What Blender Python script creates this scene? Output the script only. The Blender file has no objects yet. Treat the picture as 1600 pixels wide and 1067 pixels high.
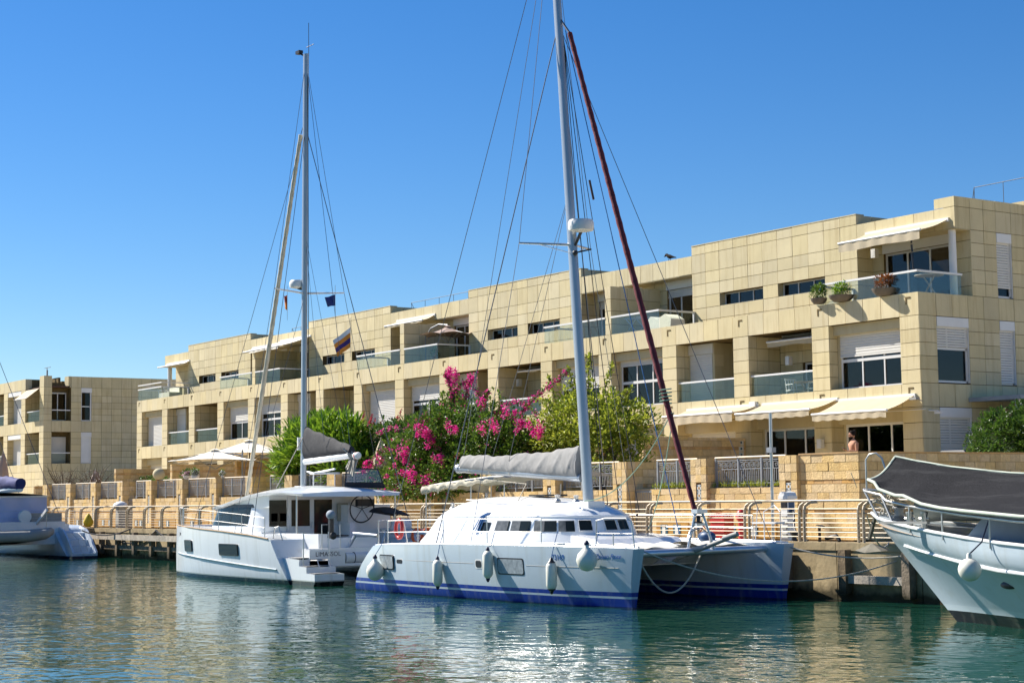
import bpy, bmesh, math, random
from mathutils import Vector, Matrix
random.seed(7)
SC = bpy.context.scene
COL = SC.collection
R = math.radians
# ------------------------------------------------------------------ camera
yaw, pit, rol = R(34.6156), R(5.2587), R(-0.7522)
_v = Vector((-math.cos(yaw), math.sin(yaw), 0)); _r = Vector((math.sin(yaw), math.cos(yaw), 0)); _u = Vector((0, 0, 1))
_fw = _v*math.cos(pit)+_u*math.sin(pit); _u2 = -_v*math.sin(pit)+_u*math.cos(pit)
_rt = _r*math.cos(rol)+_u2*math.sin(rol); _up = -_r*math.sin(rol)+_u2*math.cos(rol)
CAMPOS = Vector((0, 0, 2.4))
cam = bpy.data.cameras.new('camera'); cam.sensor_width = 36; cam.lens = 59.61; cam.clip_end = 4000; cam.clip_start = 0.5
camo = bpy.data.objects.new('camera', cam); COL.objects.link(camo); SC.camera = camo
M4 = Matrix.Identity(4)
for i in range(3):
    M4[i][0] = _rt[i]; M4[i][1] = _up[i]; M4[i][2] = -_fw[i]; M4[i][3] = CAMPOS[i]
camo.matrix_world = M4
# ------------------------------------------------------------------ sky, sun, exposure
SUN = Vector((-0.697, -0.298, 0.652)).normalized()     # towards the sun
w = bpy.data.worlds.new('World'); SC.world = w; w.use_nodes = True
nt = w.node_tree; bg = nt.nodes['Background']
sky = nt.nodes.new('ShaderNodeTexSky'); sky.sky_type = 'NISHITA'; sky.sun_disc = False
sky.sun_elevation = math.asin(SUN.z); sky.sun_rotation = math.atan2(SUN.x, SUN.y)
sky.air_density = 1.0; sky.dust_density = 0.1; sky.ozone_density = 6.0; sky.altitude = 0
hs = nt.nodes.new('ShaderNodeHueSaturation'); hs.inputs['Saturation'].default_value = 1.26; hs.inputs['Hue'].default_value = .506
nt.links.new(sky.outputs[0], hs.inputs['Color']); nt.links.new(hs.outputs[0], bg.inputs[0]); bg.inputs[1].default_value = 0.064
sl = bpy.data.lights.new('sun', 'SUN'); sl.energy = 5.0; sl.angle = R(0.53); sl.color = (1.0, 0.945, 0.86)
so = bpy.data.objects.new('sun', sl); COL.objects.link(so)
so.rotation_euler = (-SUN).to_track_quat('-Z', 'Y').to_euler(); so.location = (-60, -40, 80)
SC.view_settings.view_transform = 'Standard'; SC.view_settings.look = 'None'
SC.view_settings.gamma = 1; SC.view_settings.use_curve_mapping = False
SC.view_settings.exposure = 0.97
SC.cycles.max_bounces = 6; SC.cycles.transparent_max_bounces = 16
# ------------------------------------------------------------------ materials
MATS = {}
def mat(name, col, rough=0.6, var=0.0, nscale=3.0, bump=0.0, bscale=40.0, metal=0.0, rnd=0.0, spec=0.5,
        stain=None, stain_amt=0.0, stain_scale=(1, 1, 1), coat=0.0, algae=False, trans=0.0):
    """procedural material: base colour with soft noise variation, per-piece variation, stain streaks, fine bump"""
    if name in MATS: return MATS[name]
    m = bpy.data.materials.new(name); m.use_nodes = True; MATS[name] = m
    n = m.node_tree; N = n.nodes; L = n.links
    b = N['Principled BSDF']; b.inputs['Roughness'].default_value = rough; b.inputs['Metallic'].default_value = metal
    b.inputs['Specular IOR Level'].default_value = spec
    b.inputs['Coat Weight'].default_value = coat
    if trans: b.inputs['Transmission Weight'].default_value = trans
    c = N.new('ShaderNodeRGB'); c.outputs[0].default_value = (*col, 1); out = c.outputs[0]
    geo = N.new('ShaderNodeNewGeometry')
    if rnd:
        oi = N.new('ShaderNodeObjectInfo'); ad = N.new('ShaderNodeMath'); ad.operation = 'ADD'
        L.new(oi.outputs['Random'], ad.inputs[0]); L.new(geo.outputs['Random Per Island'], ad.inputs[1])
        fr = N.new('ShaderNodeMath'); fr.operation = 'FRACT'; L.new(ad.outputs[0], fr.inputs[0])
        mr = N.new('ShaderNodeMapRange'); L.new(fr.outputs[0], mr.inputs[0]); mr.inputs[3].default_value = 1-rnd; mr.inputs[4].default_value = 1+rnd
        h = N.new('ShaderNodeHueSaturation'); L.new(out, h.inputs['Color']); L.new(mr.outputs[0], h.inputs['Value'])
        f2 = N.new('ShaderNodeMath'); f2.operation = 'MULTIPLY'; f2.inputs[1].default_value = 7.31; L.new(fr.outputs[0], f2.inputs[0])
        f3 = N.new('ShaderNodeMath'); f3.operation = 'FRACT'; L.new(f2.outputs[0], f3.inputs[0])
        ms = N.new('ShaderNodeMapRange'); L.new(f3.outputs[0], ms.inputs[0]); ms.inputs[3].default_value = 1-rnd; ms.inputs[4].default_value = 1+rnd
        L.new(ms.outputs[0], h.inputs['Saturation'])
        out = h.outputs[0]
    if var:
        t = N.new('ShaderNodeTexNoise'); t.inputs['Scale'].default_value = nscale; t.inputs['Detail'].default_value = 6
        L.new(geo.outputs['Position'], t.inputs['Vector'])
        mr = N.new('ShaderNodeMapRange'); L.new(t.outputs[0], mr.inputs[0]); mr.inputs[1].default_value = .25; mr.inputs[2].default_value = .75
        mr.inputs[3].default_value = 1-var; mr.inputs[4].default_value = 1+var
        h = N.new('ShaderNodeHueSaturation'); L.new(out, h.inputs['Color']); L.new(mr.outputs[0], h.inputs['Value']); out = h.outputs[0]
    if stain:
        mp = N.new('ShaderNodeMapping'); mp.inputs['Scale'].default_value = stain_scale; L.new(geo.outputs['Position'], mp.inputs[0])
        t = N.new('ShaderNodeTexNoise'); t.inputs['Scale'].default_value = 1.0; t.inputs['Detail'].default_value = 8; t.inputs['Roughness'].default_value = .65
        L.new(mp.outputs[0], t.inputs['Vector'])
        mr = N.new('ShaderNodeMapRange'); L.new(t.outputs[0], mr.inputs[0]); mr.inputs[1].default_value = .5; mr.inputs[2].default_value = .75
        mr.inputs[3].default_value = 0; mr.inputs[4].default_value = stain_amt
        mx = N.new('ShaderNodeMix'); mx.data_type = 'RGBA'; L.new(mr.outputs[0], mx.inputs['Factor']); L.new(out, mx.inputs['A'])
        mx.inputs['B'].default_value = (*stain, 1); out = mx.outputs['Result']
    L.new(out, b.inputs['Base Color'])
    if algae:
        sp = N.new('ShaderNodeSeparateXYZ'); L.new(geo.outputs['Position'], sp.inputs[0])
        t = N.new('ShaderNodeTexNoise'); t.inputs['Scale'].default_value = 3; t.inputs['Detail'].default_value = 6; L.new(geo.outputs['Position'], t.inputs['Vector'])
        a1 = N.new('ShaderNodeMath'); a1.operation = 'MULTIPLY_ADD'; a1.inputs[1].default_value = -.5; L.new(t.outputs[0], a1.inputs[0]); L.new(sp.outputs[2], a1.inputs[2])
        mr = N.new('ShaderNodeMapRange'); L.new(a1.outputs[0], mr.inputs[0]); mr.inputs[1].default_value = -.12; mr.inputs[2].default_value = .14; mr.inputs[3].default_value = .92; mr.inputs[4].default_value = 0
        mx = N.new('ShaderNodeMix'); mx.data_type = 'RGBA'; L.new(mr.outputs[0], mx.inputs['Factor']); L.new(out, mx.inputs['A']); mx.inputs['B'].default_value = (.022, .020, .008, 1); out = mx.outputs['Result']; L.new(out, b.inputs['Base Color'])
    if bump:
        t = N.new('ShaderNodeTexNoise'); t.inputs['Scale'].default_value = bscale; t.inputs['Detail'].default_value = 5
        L.new(geo.outputs['Position'], t.inputs['Vector'])
        bp = N.new('ShaderNodeBump'); bp.inputs['Strength'].default_value = bump; bp.inputs['Distance'].default_value = .02
        L.new(t.outputs[0], bp.inputs['Height']); L.new(bp.outputs[0], b.inputs['Normal'])
    return m
mat('limestone', (.635, .54, .325), .75, var=.07, nscale=1.3, bump=.25, bscale=14, rnd=.075, spec=.25, stain=(.40, .29, .13), stain_amt=.5, stain_scale=(5, 5, .45))
mat('limestone_plain', (.58, .50, .31), .8, var=.09, nscale=.9, bump=.2, bscale=14, spec=.2, stain=(.40, .27, .11), stain_amt=.3, stain_scale=(2, 2, .5))
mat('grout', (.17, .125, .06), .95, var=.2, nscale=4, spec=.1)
mat('block', (.64, .47, .24), .9, var=.14, nscale=9, bump=.9, bscale=26, rnd=.12, spec=.15, stain=(.34, .20, .08), stain_amt=.4, stain_scale=(3, 3, 1))
mat('block_band', (.55, .345, .15), .9, var=.14, nscale=6, bump=.5, bscale=26, rnd=.1, spec=.15)
mat('mortar', (.30, .20, .10), .95, var=.2, nscale=5, spec=.1)
mat('concrete', (.40, .31, .175), .9, var=.22, nscale=1.6, bump=.5, bscale=9, spec=.2, stain=(.09, .07, .035), stain_amt=.75, stain_scale=(2.2, 2.2, .7), algae=True)
mat('paving', (.50, .40, .25), .9, var=.12, nscale=2, bump=.2, bscale=20, spec=.2)
mat('wood', (.20, .155, .105), .9, var=.35, nscale=5, bump=.8, bscale=18, spec=.15, rnd=.15, stain=(.05, .04, .025), stain_amt=.7, stain_scale=(3, 3, 1.4), algae=True)
mat('wood_pale', (.46, .40, .32), .9, var=.25, nscale=5, bump=.5, bscale=18, spec=.15, rnd=.1)
mat('steel', (.60, .58, .54), .38, metal=.75, var=.12, nscale=3)
mat('rail_paint', (.40, .335, .24), .5, metal=.2, var=.12, nscale=2)
mat('iron', (.30, .31, .32), .5, metal=.4, var=.15, nscale=4)
mat('alu', (.66, .67, .68), .35, metal=.7, var=.06, nscale=2)
mat('mast_paint', (.40, .43, .46), .35, metal=.45, var=.05, nscale=1.5)
mat('gelcoat', (.80, .81, .80), .22, var=.025, nscale=1.2, coat=.3, stain=(.62, .60, .52), stain_amt=.22, stain_scale=(2.5, 2.5, .8))
mat('deck_white', (.80, .79, .76), .5, var=.04, nscale=2, bump=.1, bscale=60)
mat('white_paint', (.76, .75, .72), .5, var=.04, nscale=2)
mat('shutter', (.66, .64, .585), .5, var=.04, nscale=2)
mat('frame', (.72, .71, .68), .4, var=.03, nscale=2)
mat('cream_cloth', (.50, .42, .285), .85, var=.06, nscale=3, bump=.2, bscale=20)
mat('offwhite_cloth', (.78, .73, .62), .85, var=.06, nscale=3, bump=.25, bscale=10)
mat('grey_cloth', (.30, .29, .275), .9, var=.16, nscale=5, bump=.3, bscale=11, stain=(.20, .19, .175), stain_amt=.5, stain_scale=(4, 4, 1.5))
mat('dark_cloth', (.032, .032, .035), .85, var=.2, nscale=3, bump=.5, bscale=9)
mat('navy_cloth', (.03, .035, .14), .8, var=.2, nscale=3, bump=.6, bscale=7)
mat('lilac_cloth', (.52, .54, .72), .8, var=.05, nscale=2, bump=.2, bscale=5)
mat('brown_cloth', (.34, .25, .21), .9, var=.1, nscale=3)
mat('red_sail', (.155, .022, .028), .85, var=.25, nscale=6, bump=.6, bscale=12)
mat('cream_sail', (.52, .47, .36), .85, var=.2, nscale=4, bump=.6, bscale=10)
mat('mesh_net', (.022, .022, .024), .95, var=.5, nscale=45, bump=.5, bscale=60, spec=.1, stain=(.06, .06, .062), stain_amt=.7, stain_scale=(.7, 5, 5))
mat('hem', (.50, .54, .44), .8, var=.08, nscale=6)
mat('fender', (.74, .72, .62), .45, var=.06, nscale=6, stain=(.45, .40, .22), stain_amt=.35, stain_scale=(5, 5, 3))
mat('navy', (.012, .014, .05), .5)
mat('blue_print', (.03, .13, .42), .5)
mat('dark_print', (.03, .03, .03), .6)
mat('rubber', (.02, .02, .02), .7, var=.2, nscale=8)
mat('rope', (.46, .42, .34), .9, var=.2, nscale=20)
mat('rope_blue', (.05, .16, .36), .9, var=.2, nscale=20)
mat('rope_green', (.24, .36, .26), .9, var=.2, nscale=20)
mat('rope_dark', (.03, .03, .035), .9)
mat('wire', (.16, .16, .17), .4, metal=.7)
mat('hypalon', (.33, .32, .29), .7, var=.12, nscale=2, bump=.1, bscale=10)
mat('tan_hypalon', (.36, .34, .27), .75, var=.12, nscale=2)
mat('red_paint', (.50, .035, .03), .4, var=.1, nscale=4)
mat('orange_foam', (.75, .13, .04), .7, var=.08, nscale=4)
mat('yellow', (.65, .45, .02), .7, var=.15, nscale=6)
mat('plastic_black', (.018, .018, .02), .4, var=.2, nscale=6)
mat('blue_plastic', (.02, .07, .16), .5, var=.3, nscale=7)
mat('tile_white', (.62, .62, .58), .4, var=.15, nscale=30)
mat('tile_blue', (.03, .10, .16), .3, var=.3, nscale=15)
mat('tile_ochre', (.40, .22, .05), .4, var=.3, nscale=25)
mat('terracotta', (.40, .20, .07), .85, var=.15, nscale=5, bump=.2)
mat('planter', (.15, .125, .10), .7, var=.15, nscale=5)
mat('soil', (.05, .035, .02), .95)
mat('skin', (.44, .225, .14), .75, spec=.25, var=.05, nscale=8)
mat('hair', (.018, .013, .01), .8, spec=.1)
mat('shorts', (.05, .07, .10), .9)
mat('bark', (.12, .09, .06), .95, var=.3, nscale=6, bump=.8, bscale=12)
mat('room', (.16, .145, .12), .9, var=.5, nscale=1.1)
mat('curtain', (.62, .56, .40), .9, var=.1, nscale=5)
mat('teak', (.40, .25, .12), .7, var=.2, nscale=6)
mat('seat_white', (.78, .77, .74), .7, var=.03, nscale=3)
mat('flag_orange', (.80, .26, .03), .8); mat('flag_violet', (.05, .025, .16), .8); mat('flag_white', (.75, .73, .75), .8); mat('flag_red', (.45, .10, .06), .8); mat('flag_navy', (.03, .05, .20), .8)
mat('cabin_glass', (.018, .022, .02), .05, spec=.22); mat('glazed_curtain', (.13, .13, .12), .1, var=.35, nscale=9)
mat('port_curtain', (.34, .37, .38), .15, var=.3, nscale=12, stain=(.2, .22, .23), stain_amt=.6, stain_scale=(30, 30, 2))
mat('dark_rail', (.10, .11, .12), .6); mat('galvanised', (.15, .135, .10), .85, var=.2, nscale=8)
mat('dark_wood', (.09, .045, .025), .7, var=.2, nscale=6)
mat('zinc', (.25, .29, .33), .75, var=.1)
mat('lamp_glow', (.9, .75, .4), .4)
_lg = MATS['lamp_glow'].node_tree.nodes['Principled BSDF']; _lg.inputs['Emission Color'].default_value = (1, .8, .4, 1); _lg.inputs['Emission Strength'].default_value = 1.6

def glassmat(name, tint, glossy=.9, base=.06, rough=.01):
    m = bpy.data.materials.new(name); m.use_nodes = True; MATS[name] = m
    N = m.node_tree.nodes; L = m.node_tree.links; N.remove(N['Principled BSDF'])
    t = N.new('ShaderNodeBsdfTransparent'); t.inputs[0].default_value = (*tint, 1)
    g = N.new('ShaderNodeBsdfGlossy'); g.inputs['Roughness'].default_value = rough; g.inputs['Color'].default_value = (.95, .97, 1, 1)
    f = N.new('ShaderNodeFresnel'); f.inputs[0].default_value = 1.5
    a = N.new('ShaderNodeMath'); a.operation = 'MULTIPLY_ADD'; a.inputs[1].default_value = glossy; a.inputs[2].default_value = base
    L.new(f.outputs[0], a.inputs[0])
    x = N.new('ShaderNodeMixShader'); L.new(a.outputs[0], x.inputs[0]); L.new(t.outputs[0], x.inputs[1]); L.new(g.outputs[0], x.inputs[2])
    L.new(x.outputs[0], N['Material Output'].inputs[0]); return m
glassmat('pane', (.45, .50, .50), .35, .02)
glassmat('pane_dark', (.30, .31, .31), .24, .012)
glassmat('balustrade_glass', (.86, .90, .87), .10, .01)
glassmat('vinyl', (.50, .49, .47), .6, .06, .12)

def leafmat(name, c1, c2, tr=.35, rough=.45):
    m = bpy.data.materials.new(name); m.use_nodes = True; MATS[name] = m
    N = m.node_tree.nodes; L = m.node_tree.links; b = N['Principled BSDF']; b.inputs['Roughness'].default_value = rough
    g = N.new('ShaderNodeNewGeometry'); r = N.new('ShaderNodeValToRGB'); L.new(g.outputs['Random Per Island'], r.inputs[0])
    r.color_ramp.elements[0].color = (*c1, 1); r.color_ramp.elements[1].color = (*c2, 1)
    L.new(r.outputs[0], b.inputs['Base Color'])
    t = N.new('ShaderNodeBsdfTranslucent'); L.new(r.outputs[0], t.inputs[0])
    x = N.new('ShaderNodeMixShader'); x.inputs[0].default_value = tr
    L.new(b.outputs[0], x.inputs[1]); L.new(t.outputs[0], x.inputs[2]); L.new(x.outputs[0], N['Material Output'].inputs[0]); return m
leafmat('leaf_bright', (.045, .13, .010), (.34, .50, .04), .3)
leafmat('leaf_dark', (.03, .075, .012), (.10, .19, .025))
leafmat('leaf_mid', (.025, .07, .010), (.20, .32, .035), .28)
leafmat('leaf_yellow', (.08, .14, .014), (.52, .56, .06), .35)
leafmat('blossom', (.62, .012, .22), (.90, .07, .42), .3, .6)
leafmat('blossom_red', (.36, .015, .05), (.58, .06, .10), .3, .6)
leafmat('blossom_pink', (.60, .25, .45), (.80, .55, .65), .3, .6)
leafmat('blossom_white', (.75, .72, .70), (.85, .84, .80), .3, .6)
leafmat('leaf_rust', (.16, .05, .015), (.28, .11, .03))
leafmat('twig', (.10, .07, .04), (.2, .14, .08), 0)

# ------------------------------------------------------------------ mesh helpers
class MB:
    def __init__(s): s.v = []; s.f = []; s.mi = []
    def add(s, vs, fs, mi=0):
        o = len(s.v); s.v += [tuple(p) for p in vs]; s.f += [tuple(o+i for i in f) for f in fs]; s.mi += [mi]*len(fs); return s
    def box(s, x0, x1, y0, y1, z0, z1, mi=0):
        return s.add([(x0,y0,z0),(x1,y0,z0),(x1,y1,z0),(x0,y1,z0),(x0,y0,z1),(x1,y0,z1),(x1,y1,z1),(x0,y1,z1)],
                     [(0,3,2,1),(4,5,6,7),(0,1,5,4),(1,2,6,5),(2,3,7,6),(3,0,4,7)], mi)
    def bar(s, a, b, wd, ht, mi=0, up=Vector((0, 0, 1))):
        a, b = Vector(a), Vector(b); d = (b-a).normalized(); sd = d.cross(up)
        if sd.length < 1e-4: sd = Vector((1, 0, 0))
        sd.normalize(); u = sd.cross(d).normalized(); sd = sd*wd/2; u = u*ht/2
        vs = [a-sd-u, a+sd-u, a+sd+u, a-sd+u, b-sd-u, b+sd-u, b+sd+u, b-sd+u]
        return s.add(vs, [(0,1,2,3),(7,6,5,4),(0,4,5,1),(1,5,6,2),(2,6,7,3),(3,7,4,0)], mi)
    def tube(s, pts, r, n=8, mi=0, cap=True):
        pts = [Vector(p) for p in pts]; k = len(pts); rr = r if isinstance(r, (list, tuple)) else [r]*k
        rings = []; ref = None
        for i, p in enumerate(pts):
            d = (pts[min(i+1, k-1)]-pts[max(i-1, 0)]).normalized()
            if ref is None:
                ref = d.cross(Vector((0, 0, 1)))
                if ref.length < 1e-3: ref = d.cross(Vector((0, 1, 0)))
            sd = (ref-d*ref.dot(d)).normalized(); ref = sd; u = d.cross(sd)
            rings.append([p+(sd*math.cos(t*2*math.pi/n)+u*math.sin(t*2*math.pi/n))*rr[i] for t in range(n)])
        return s.loft(rings, cap=cap, mi=mi)
    def loft(s, rings, cap=True, closed=True, mi=0):
        n = len(rings[0]); vs = [p for r in rings for p in r]; fs = []
        for i in range(len(rings)-1):
            for j in range(n if closed else n-1):
                a = i*n+j; b = i*n+(j+1) % n; fs.append((a, b, b+n, a+n))
        if cap and closed:
            fs.append(tuple(range(n-1, -1, -1))); fs.append(tuple((len(rings)-1)*n+j for j in range(n)))
        return s.add(vs, fs, mi)
    def prism(s, poly, axis, a, b, mi=0):
        """poly of 2-D points extruded along axis (0,1,2) from a to b"""
        def P(q, t):
            return [(t, q[0], q[1]), (q[0], t, q[1]), (q[0], q[1], t)][axis]
        n = len(poly); vs = [P(q, a) for q in poly]+[P(q, b) for q in poly]
        fs = [tuple(range(n)), tuple(range(2*n-1, n-1, -1))]+[(i, i+n, (i+1) % n+n, (i+1) % n) for i in range(n)]
        return s.add(vs, fs, mi)
    def lathe(s, prof, c, n=16, mi=0, axis=Vector((0, 0, 1))):
        c = Vector(c); q = Vector((0, 0, 1)).rotation_difference(axis)
        return s.loft([[c+q @ Vector((r*math.cos(t*2*math.pi/n), r*math.sin(t*2*math.pi/n), z)) for t in range(n)] for r, z in prof], mi=mi)
    def sphere(s, c, r, n=14, m=9, mi=0, sc=(1, 1, 1)):
        return s.loft([[(c[0]+sc[0]*r*math.sin(max(.02, min(math.pi-.02, a*math.pi/m)))*math.cos(t*2*math.pi/n), c[1]+sc[1]*r*math.sin(max(.02, min(math.pi-.02, a*math.pi/m)))*math.sin(t*2*math.pi/n), c[2]-sc[2]*r*math.cos(a*math.pi/m)) for t in range(n)] for a in range(m+1)], mi=mi)
    def grid(s, fn, nu, nv, mi=0):
        vs = [fn(i/nu, j/nv) for i in range(nu+1) for j in range(nv+1)]
        fs = [(i*(nv+1)+j, (i+1)*(nv+1)+j, (i+1)*(nv+1)+j+1, i*(nv+1)+j+1) for i in range(nu) for j in range(nv)]
        return s.add(vs, fs, mi)
    def mesh(s, name, mats, smooth=None):
        me = bpy.data.meshes.new(name); me.from_pydata(s.v, [], s.f)
        for m in (mats if isinstance(mats, (list, tuple)) else [mats]): me.materials.append(MATS[m])
        if any(s.mi): me.polygons.foreach_set('material_index', s.mi)
        me.update()
        bm = bmesh.new(); bm.from_mesh(me); bmesh.ops.recalc_face_normals(bm, faces=bm.faces); bm.to_mesh(me); bm.free()
        if smooth is not None:
            me.polygons.foreach_set('use_smooth', [True]*len(me.polygons)); me.set_sharp_from_angle(angle=R(smooth))
        return me
    def build(s, name, mats, parent=None, smooth=None):
        o = bpy.data.objects.new(name, s.mesh(name, mats, smooth)); COL.objects.link(o); o.parent = parent; return o
def tag(o, label, cat, group=None):
    o['label'] = label; o['category'] = cat
    if group: o['group'] = group
    return o
def thing(name, label, cat, loc=(0, 0, 0), group=None):
    o = bpy.data.objects.new(name, None); COL.objects.link(o); o.location = loc; o.empty_display_size = .2
    return tag(o, label, cat, group)
class TH:
    """a thing built in world coordinates whose Empty sits at its base"""
    def __init__(s, name, label, cat, loc, group=None): s.o = thing(name, label, cat, loc, group); s.l = Vector(loc)
    def part(s, mb, name, mats, smooth=None, parent=None):
        p = mb.build(name, mats, parent or s.o, smooth)
        l = s.l
        if not parent:
            p.matrix_parent_inverse = Matrix.Translation(-l)
        return p
def struct(o): o['kind'] = 'structure'; return o
def stuff(o): o['kind'] = 'stuff'; return o
ORD = ['first', 'second', 'third', 'fourth', 'fifth', 'sixth', 'seventh', 'eighth', 'ninth', 'tenth', 'eleventh', 'twelfth', 'thirteenth', 'fourteenth', 'fifteenth', 'sixteenth', 'seventeenth', 'eighteenth', 'nineteenth', 'twentieth']
def proj_size(c, sx, sy, sz):
    d = Vector(c)-CAMPOS; z = d.dot(_fw)
    if z < 1: return 0
    return min(max(sx*.6, sy*.75), sz)/z
class Trim(MB):
    """plain stone boxes, each built as a part of its own"""
    def __init__(s): s.b = []
    def box(s, *a): s.b.append(a)
    def parts(s, th):
        for a in s.b: th.part(MB().box(*a), 'wall_trim', 'limestone_plain')
class Pieces:
    """axis-aligned pieces (tiles, blocks): the largest in view become objects of their own, the rest one joined part"""
    cache = {}
    def __init__(s): s.p = []
    def add(s, x0, x1, y0, y1, z0, z1): s.p.append((x0, x1, y0, y1, z0, z1))
    def build(s, parent, name, m, limit=300, minpx=0.0, rest='cladding'):
        P = sorted(s.p, key=lambda p: -proj_size(((p[0]+p[1])/2, (p[2]+p[3])/2, (p[4]+p[5])/2), p[1]-p[0], p[3]-p[2], p[5]-p[4]))
        inv = parent.matrix_parent_inverse if False else Matrix.Translation(-Vector(parent.location))
        k = 0; rb = MB()
        for p in P:
            sx, sy, sz = p[1]-p[0], p[3]-p[2], p[5]-p[4]; c = ((p[0]+p[1])/2, (p[2]+p[3])/2, (p[4]+p[5])/2)
            if k < limit and proj_size(c, sx, sy, sz)*2649 >= minpx:
                key = (round(sx, 2), round(sy, 2), round(sz, 2), m)
                if key not in Pieces.cache:
                    q = MB(); q.box(-sx/2, sx/2, -sy/2, sy/2, -sz/2, sz/2); Pieces.cache[key] = q.mesh(name, m)
                o = bpy.data.objects.new(name, Pieces.cache[key]); COL.objects.link(o); o.parent = parent
                o.location = Vector(c)-Vector(parent.location); k += 1
            else: rb.box(*p)
        if rb.v:
            o = rb.build(rest, m, parent); o.matrix_parent_inverse = inv; stuff(o)
def textmesh(txt, size, name, m, parent=None, shear=0.0, font_ext=.004, spacing=1.0):
    cu = bpy.data.curves.new(name, 'FONT'); cu.body = txt; cu.size = size; cu.extrude = font_ext; cu.shear = shear; cu.align_x = 'CENTER'; cu.space_character = spacing
    t = bpy.data.objects.new(name+'_curve', cu); COL.objects.link(t)
    me = bpy.data.meshes.new_from_object(t.evaluated_get(bpy.context.evaluated_depsgraph_get()))
    bpy.data.objects.remove(t); bpy.data.curves.remove(cu)
    me.materials.clear(); me.materials.append(MATS[m])
    o = bpy.data.objects.new(name, me); COL.objects.link(o); o.parent = parent; return o
def text_on(th, txt, size, name, m, place, **kw):
    """lettering laid onto a curved surface: place(x, z) gives the world point"""
    o = textmesh(txt, size, name, m, None, **kw)
    for v in o.data.vertices: v.co = place(v.co.x, v.co.y, v.co.z)
    o.parent = th.o; o.matrix_parent_inverse = Matrix.Translation(-th.l); return o
# ================================================================== setting: water, quay, promenade, ground
def water_mat():
    m = bpy.data.materials.new('water'); m.use_nodes = True; MATS['water'] = m
    N = m.node_tree.nodes; L = m.node_tree.links; b = N['Principled BSDF']
    b.inputs['Base Color'].default_value = (.008, .050, .032, 1); b.inputs['Roughness'].default_value = .03; b.inputs['IOR'].default_value = 1.33; b.inputs['Specular Tint'].default_value = (.62, .72, .53, 1)
    g = N.new('ShaderNodeNewGeometry'); last = None
    for sc, rot, scale, st, dist in (((1, 1, 1), 0, .5, 1, .030), ((1, 1.35, 1), .6, 1.8, 1, .018), ((1.2, 1, 1), -.5, 4.6, 1, .0055)):
        mp = N.new('ShaderNodeMapping'); mp.inputs['Scale'].default_value = sc; mp.inputs['Rotation'].default_value = (0, 0, rot); L.new(g.outputs['Position'], mp.inputs[0])
        t = N.new('ShaderNodeTexNoise'); t.inputs['Scale'].default_value = scale; t.inputs['Detail'].default_value = 1.0; L.new(mp.outputs[0], t.inputs['Vector'])
        bp = N.new('ShaderNodeBump'); bp.inputs['Strength'].default_value = st; bp.inputs['Distance'].default_value = dist
        L.new(t.outputs[0], bp.inputs['Height'])
        if last: L.new(last.outputs[0], bp.inputs['Normal'])
        last = bp
    L.new(last.outputs[0], b.inputs['Normal'])
water_mat()
struct(MB().add([(-900, -500, 0), (300, -500, 0), (300, 28.9, 0), (-900, 28.9, 0)], [(0, 1, 2, 3)]).build('water', 'water'))
struct(MB().box(-900, 300, 28.9, 900, -1.5, 1.16).build('ground', 'paving'))
# quay: concrete wall panels with joints, coping, timber fendering
quay = struct(MB().box(-140, 40, 28.42, 28.95, -1.5, 1.10).build('quay', 'mortar'))
x = -140
while x < 30:
    MB().box(x+.012, x+2.53, 28.30, 28.5, -1.4, 1.10).build('wall_panel', 'concrete', quay)
    MB().box(x+.008, x+2.535, 28.27, 28.98, 1.104, 1.28).build('coping', 'concrete', quay)
    x += 2.545
for i in range(34):
    px = -25.72-1.9*i
    if px < -90: break
    post = MB(); post.box(px-.11, px+.11, 28.04, 28.24, .10+.05*(i % 3), 1.10+.03*(i % 2)); post.build('timber_post', 'wood', quay)
    if i < 4 or i > 18:
        if i != 1: MB().box(px-1.79, px-.11, 28.12, 28.26, .38, .56).build('timber_beam', 'wood_pale' if i < 5 else 'wood', quay)
    if i > 18: MB().box(px-1.88, px+.01, 27.94, 28.03, .80, 1.03).build('fender_board', 'wood_pale', quay)
MB().box(-23.8, -20, 28.12, 28.26, .38, .56).build('timber_beam', 'wood_pale', quay)
# terrace podium behind the garden walls
struct(MB().box(-140, -31.02, 32.32, 60, 1.0, 2.60).build('terrace', 'paving'))

# ================================================================== apartment building
PITCH = 4.159; XC = [-105.87+PITCH*i for i in range(17)]; XE = -38.46; YF = 43.0; YU = 44.95; CW = .85
B = TH('apartment_building', 'long three storey cream limestone apartment building behind the moored catamarans', 'building', (-72, 46, 2.6))
tiles = Pieces(); plain = Trim(); grout = MB(); T = .024; G = .009
def face_y(x0, x1, z0, z1, y, xs=None, zs=None, holes=()):
    """limestone tiles on a wall facing -Y at plane y"""
    xs = xs or [x0, x1]; zs = zs or [z0, z1]
    for a, b in zip(xs, xs[1:]):
        for c, d in zip(zs, zs[1:]):
            mx, mz = (a+b)/2, (c+d)/2
            if any(h[0] < mx < h[1] and h[2] < mz < h[3] for h in holes): continue
            j = random.uniform(-.004, .004)
            tiles.add(a+G, b-G, y+j, y+T, c+G, d-G)
def face_x(y0, y1, z0, z1, x, ys=None, zs=None, holes=()):
    ys = ys or [y0, y1]; zs = zs or [z0, z1]
    for a, b in zip(ys, ys[1:]):
        for c, d in zip(zs, zs[1:]):
            my, mz = (a+b)/2, (c+d)/2
            if any(h[0] < my < h[1] and h[2] < mz < h[3] for h in holes): continue
            j = random.uniform(-.004, .004)
            tiles.add(x-T, x+j, a+G, b-G, c+G, d-G)
def rng(a, b, step):
    n = max(1, round((b-a)/step)); return [a+(b-a)*i/n for i in range(n+1)]
ZB0, ZB1, ZT0, ZT1 = 5.23, 6.02, 8.28, 9.06     # lower and upper stone bands
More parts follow.
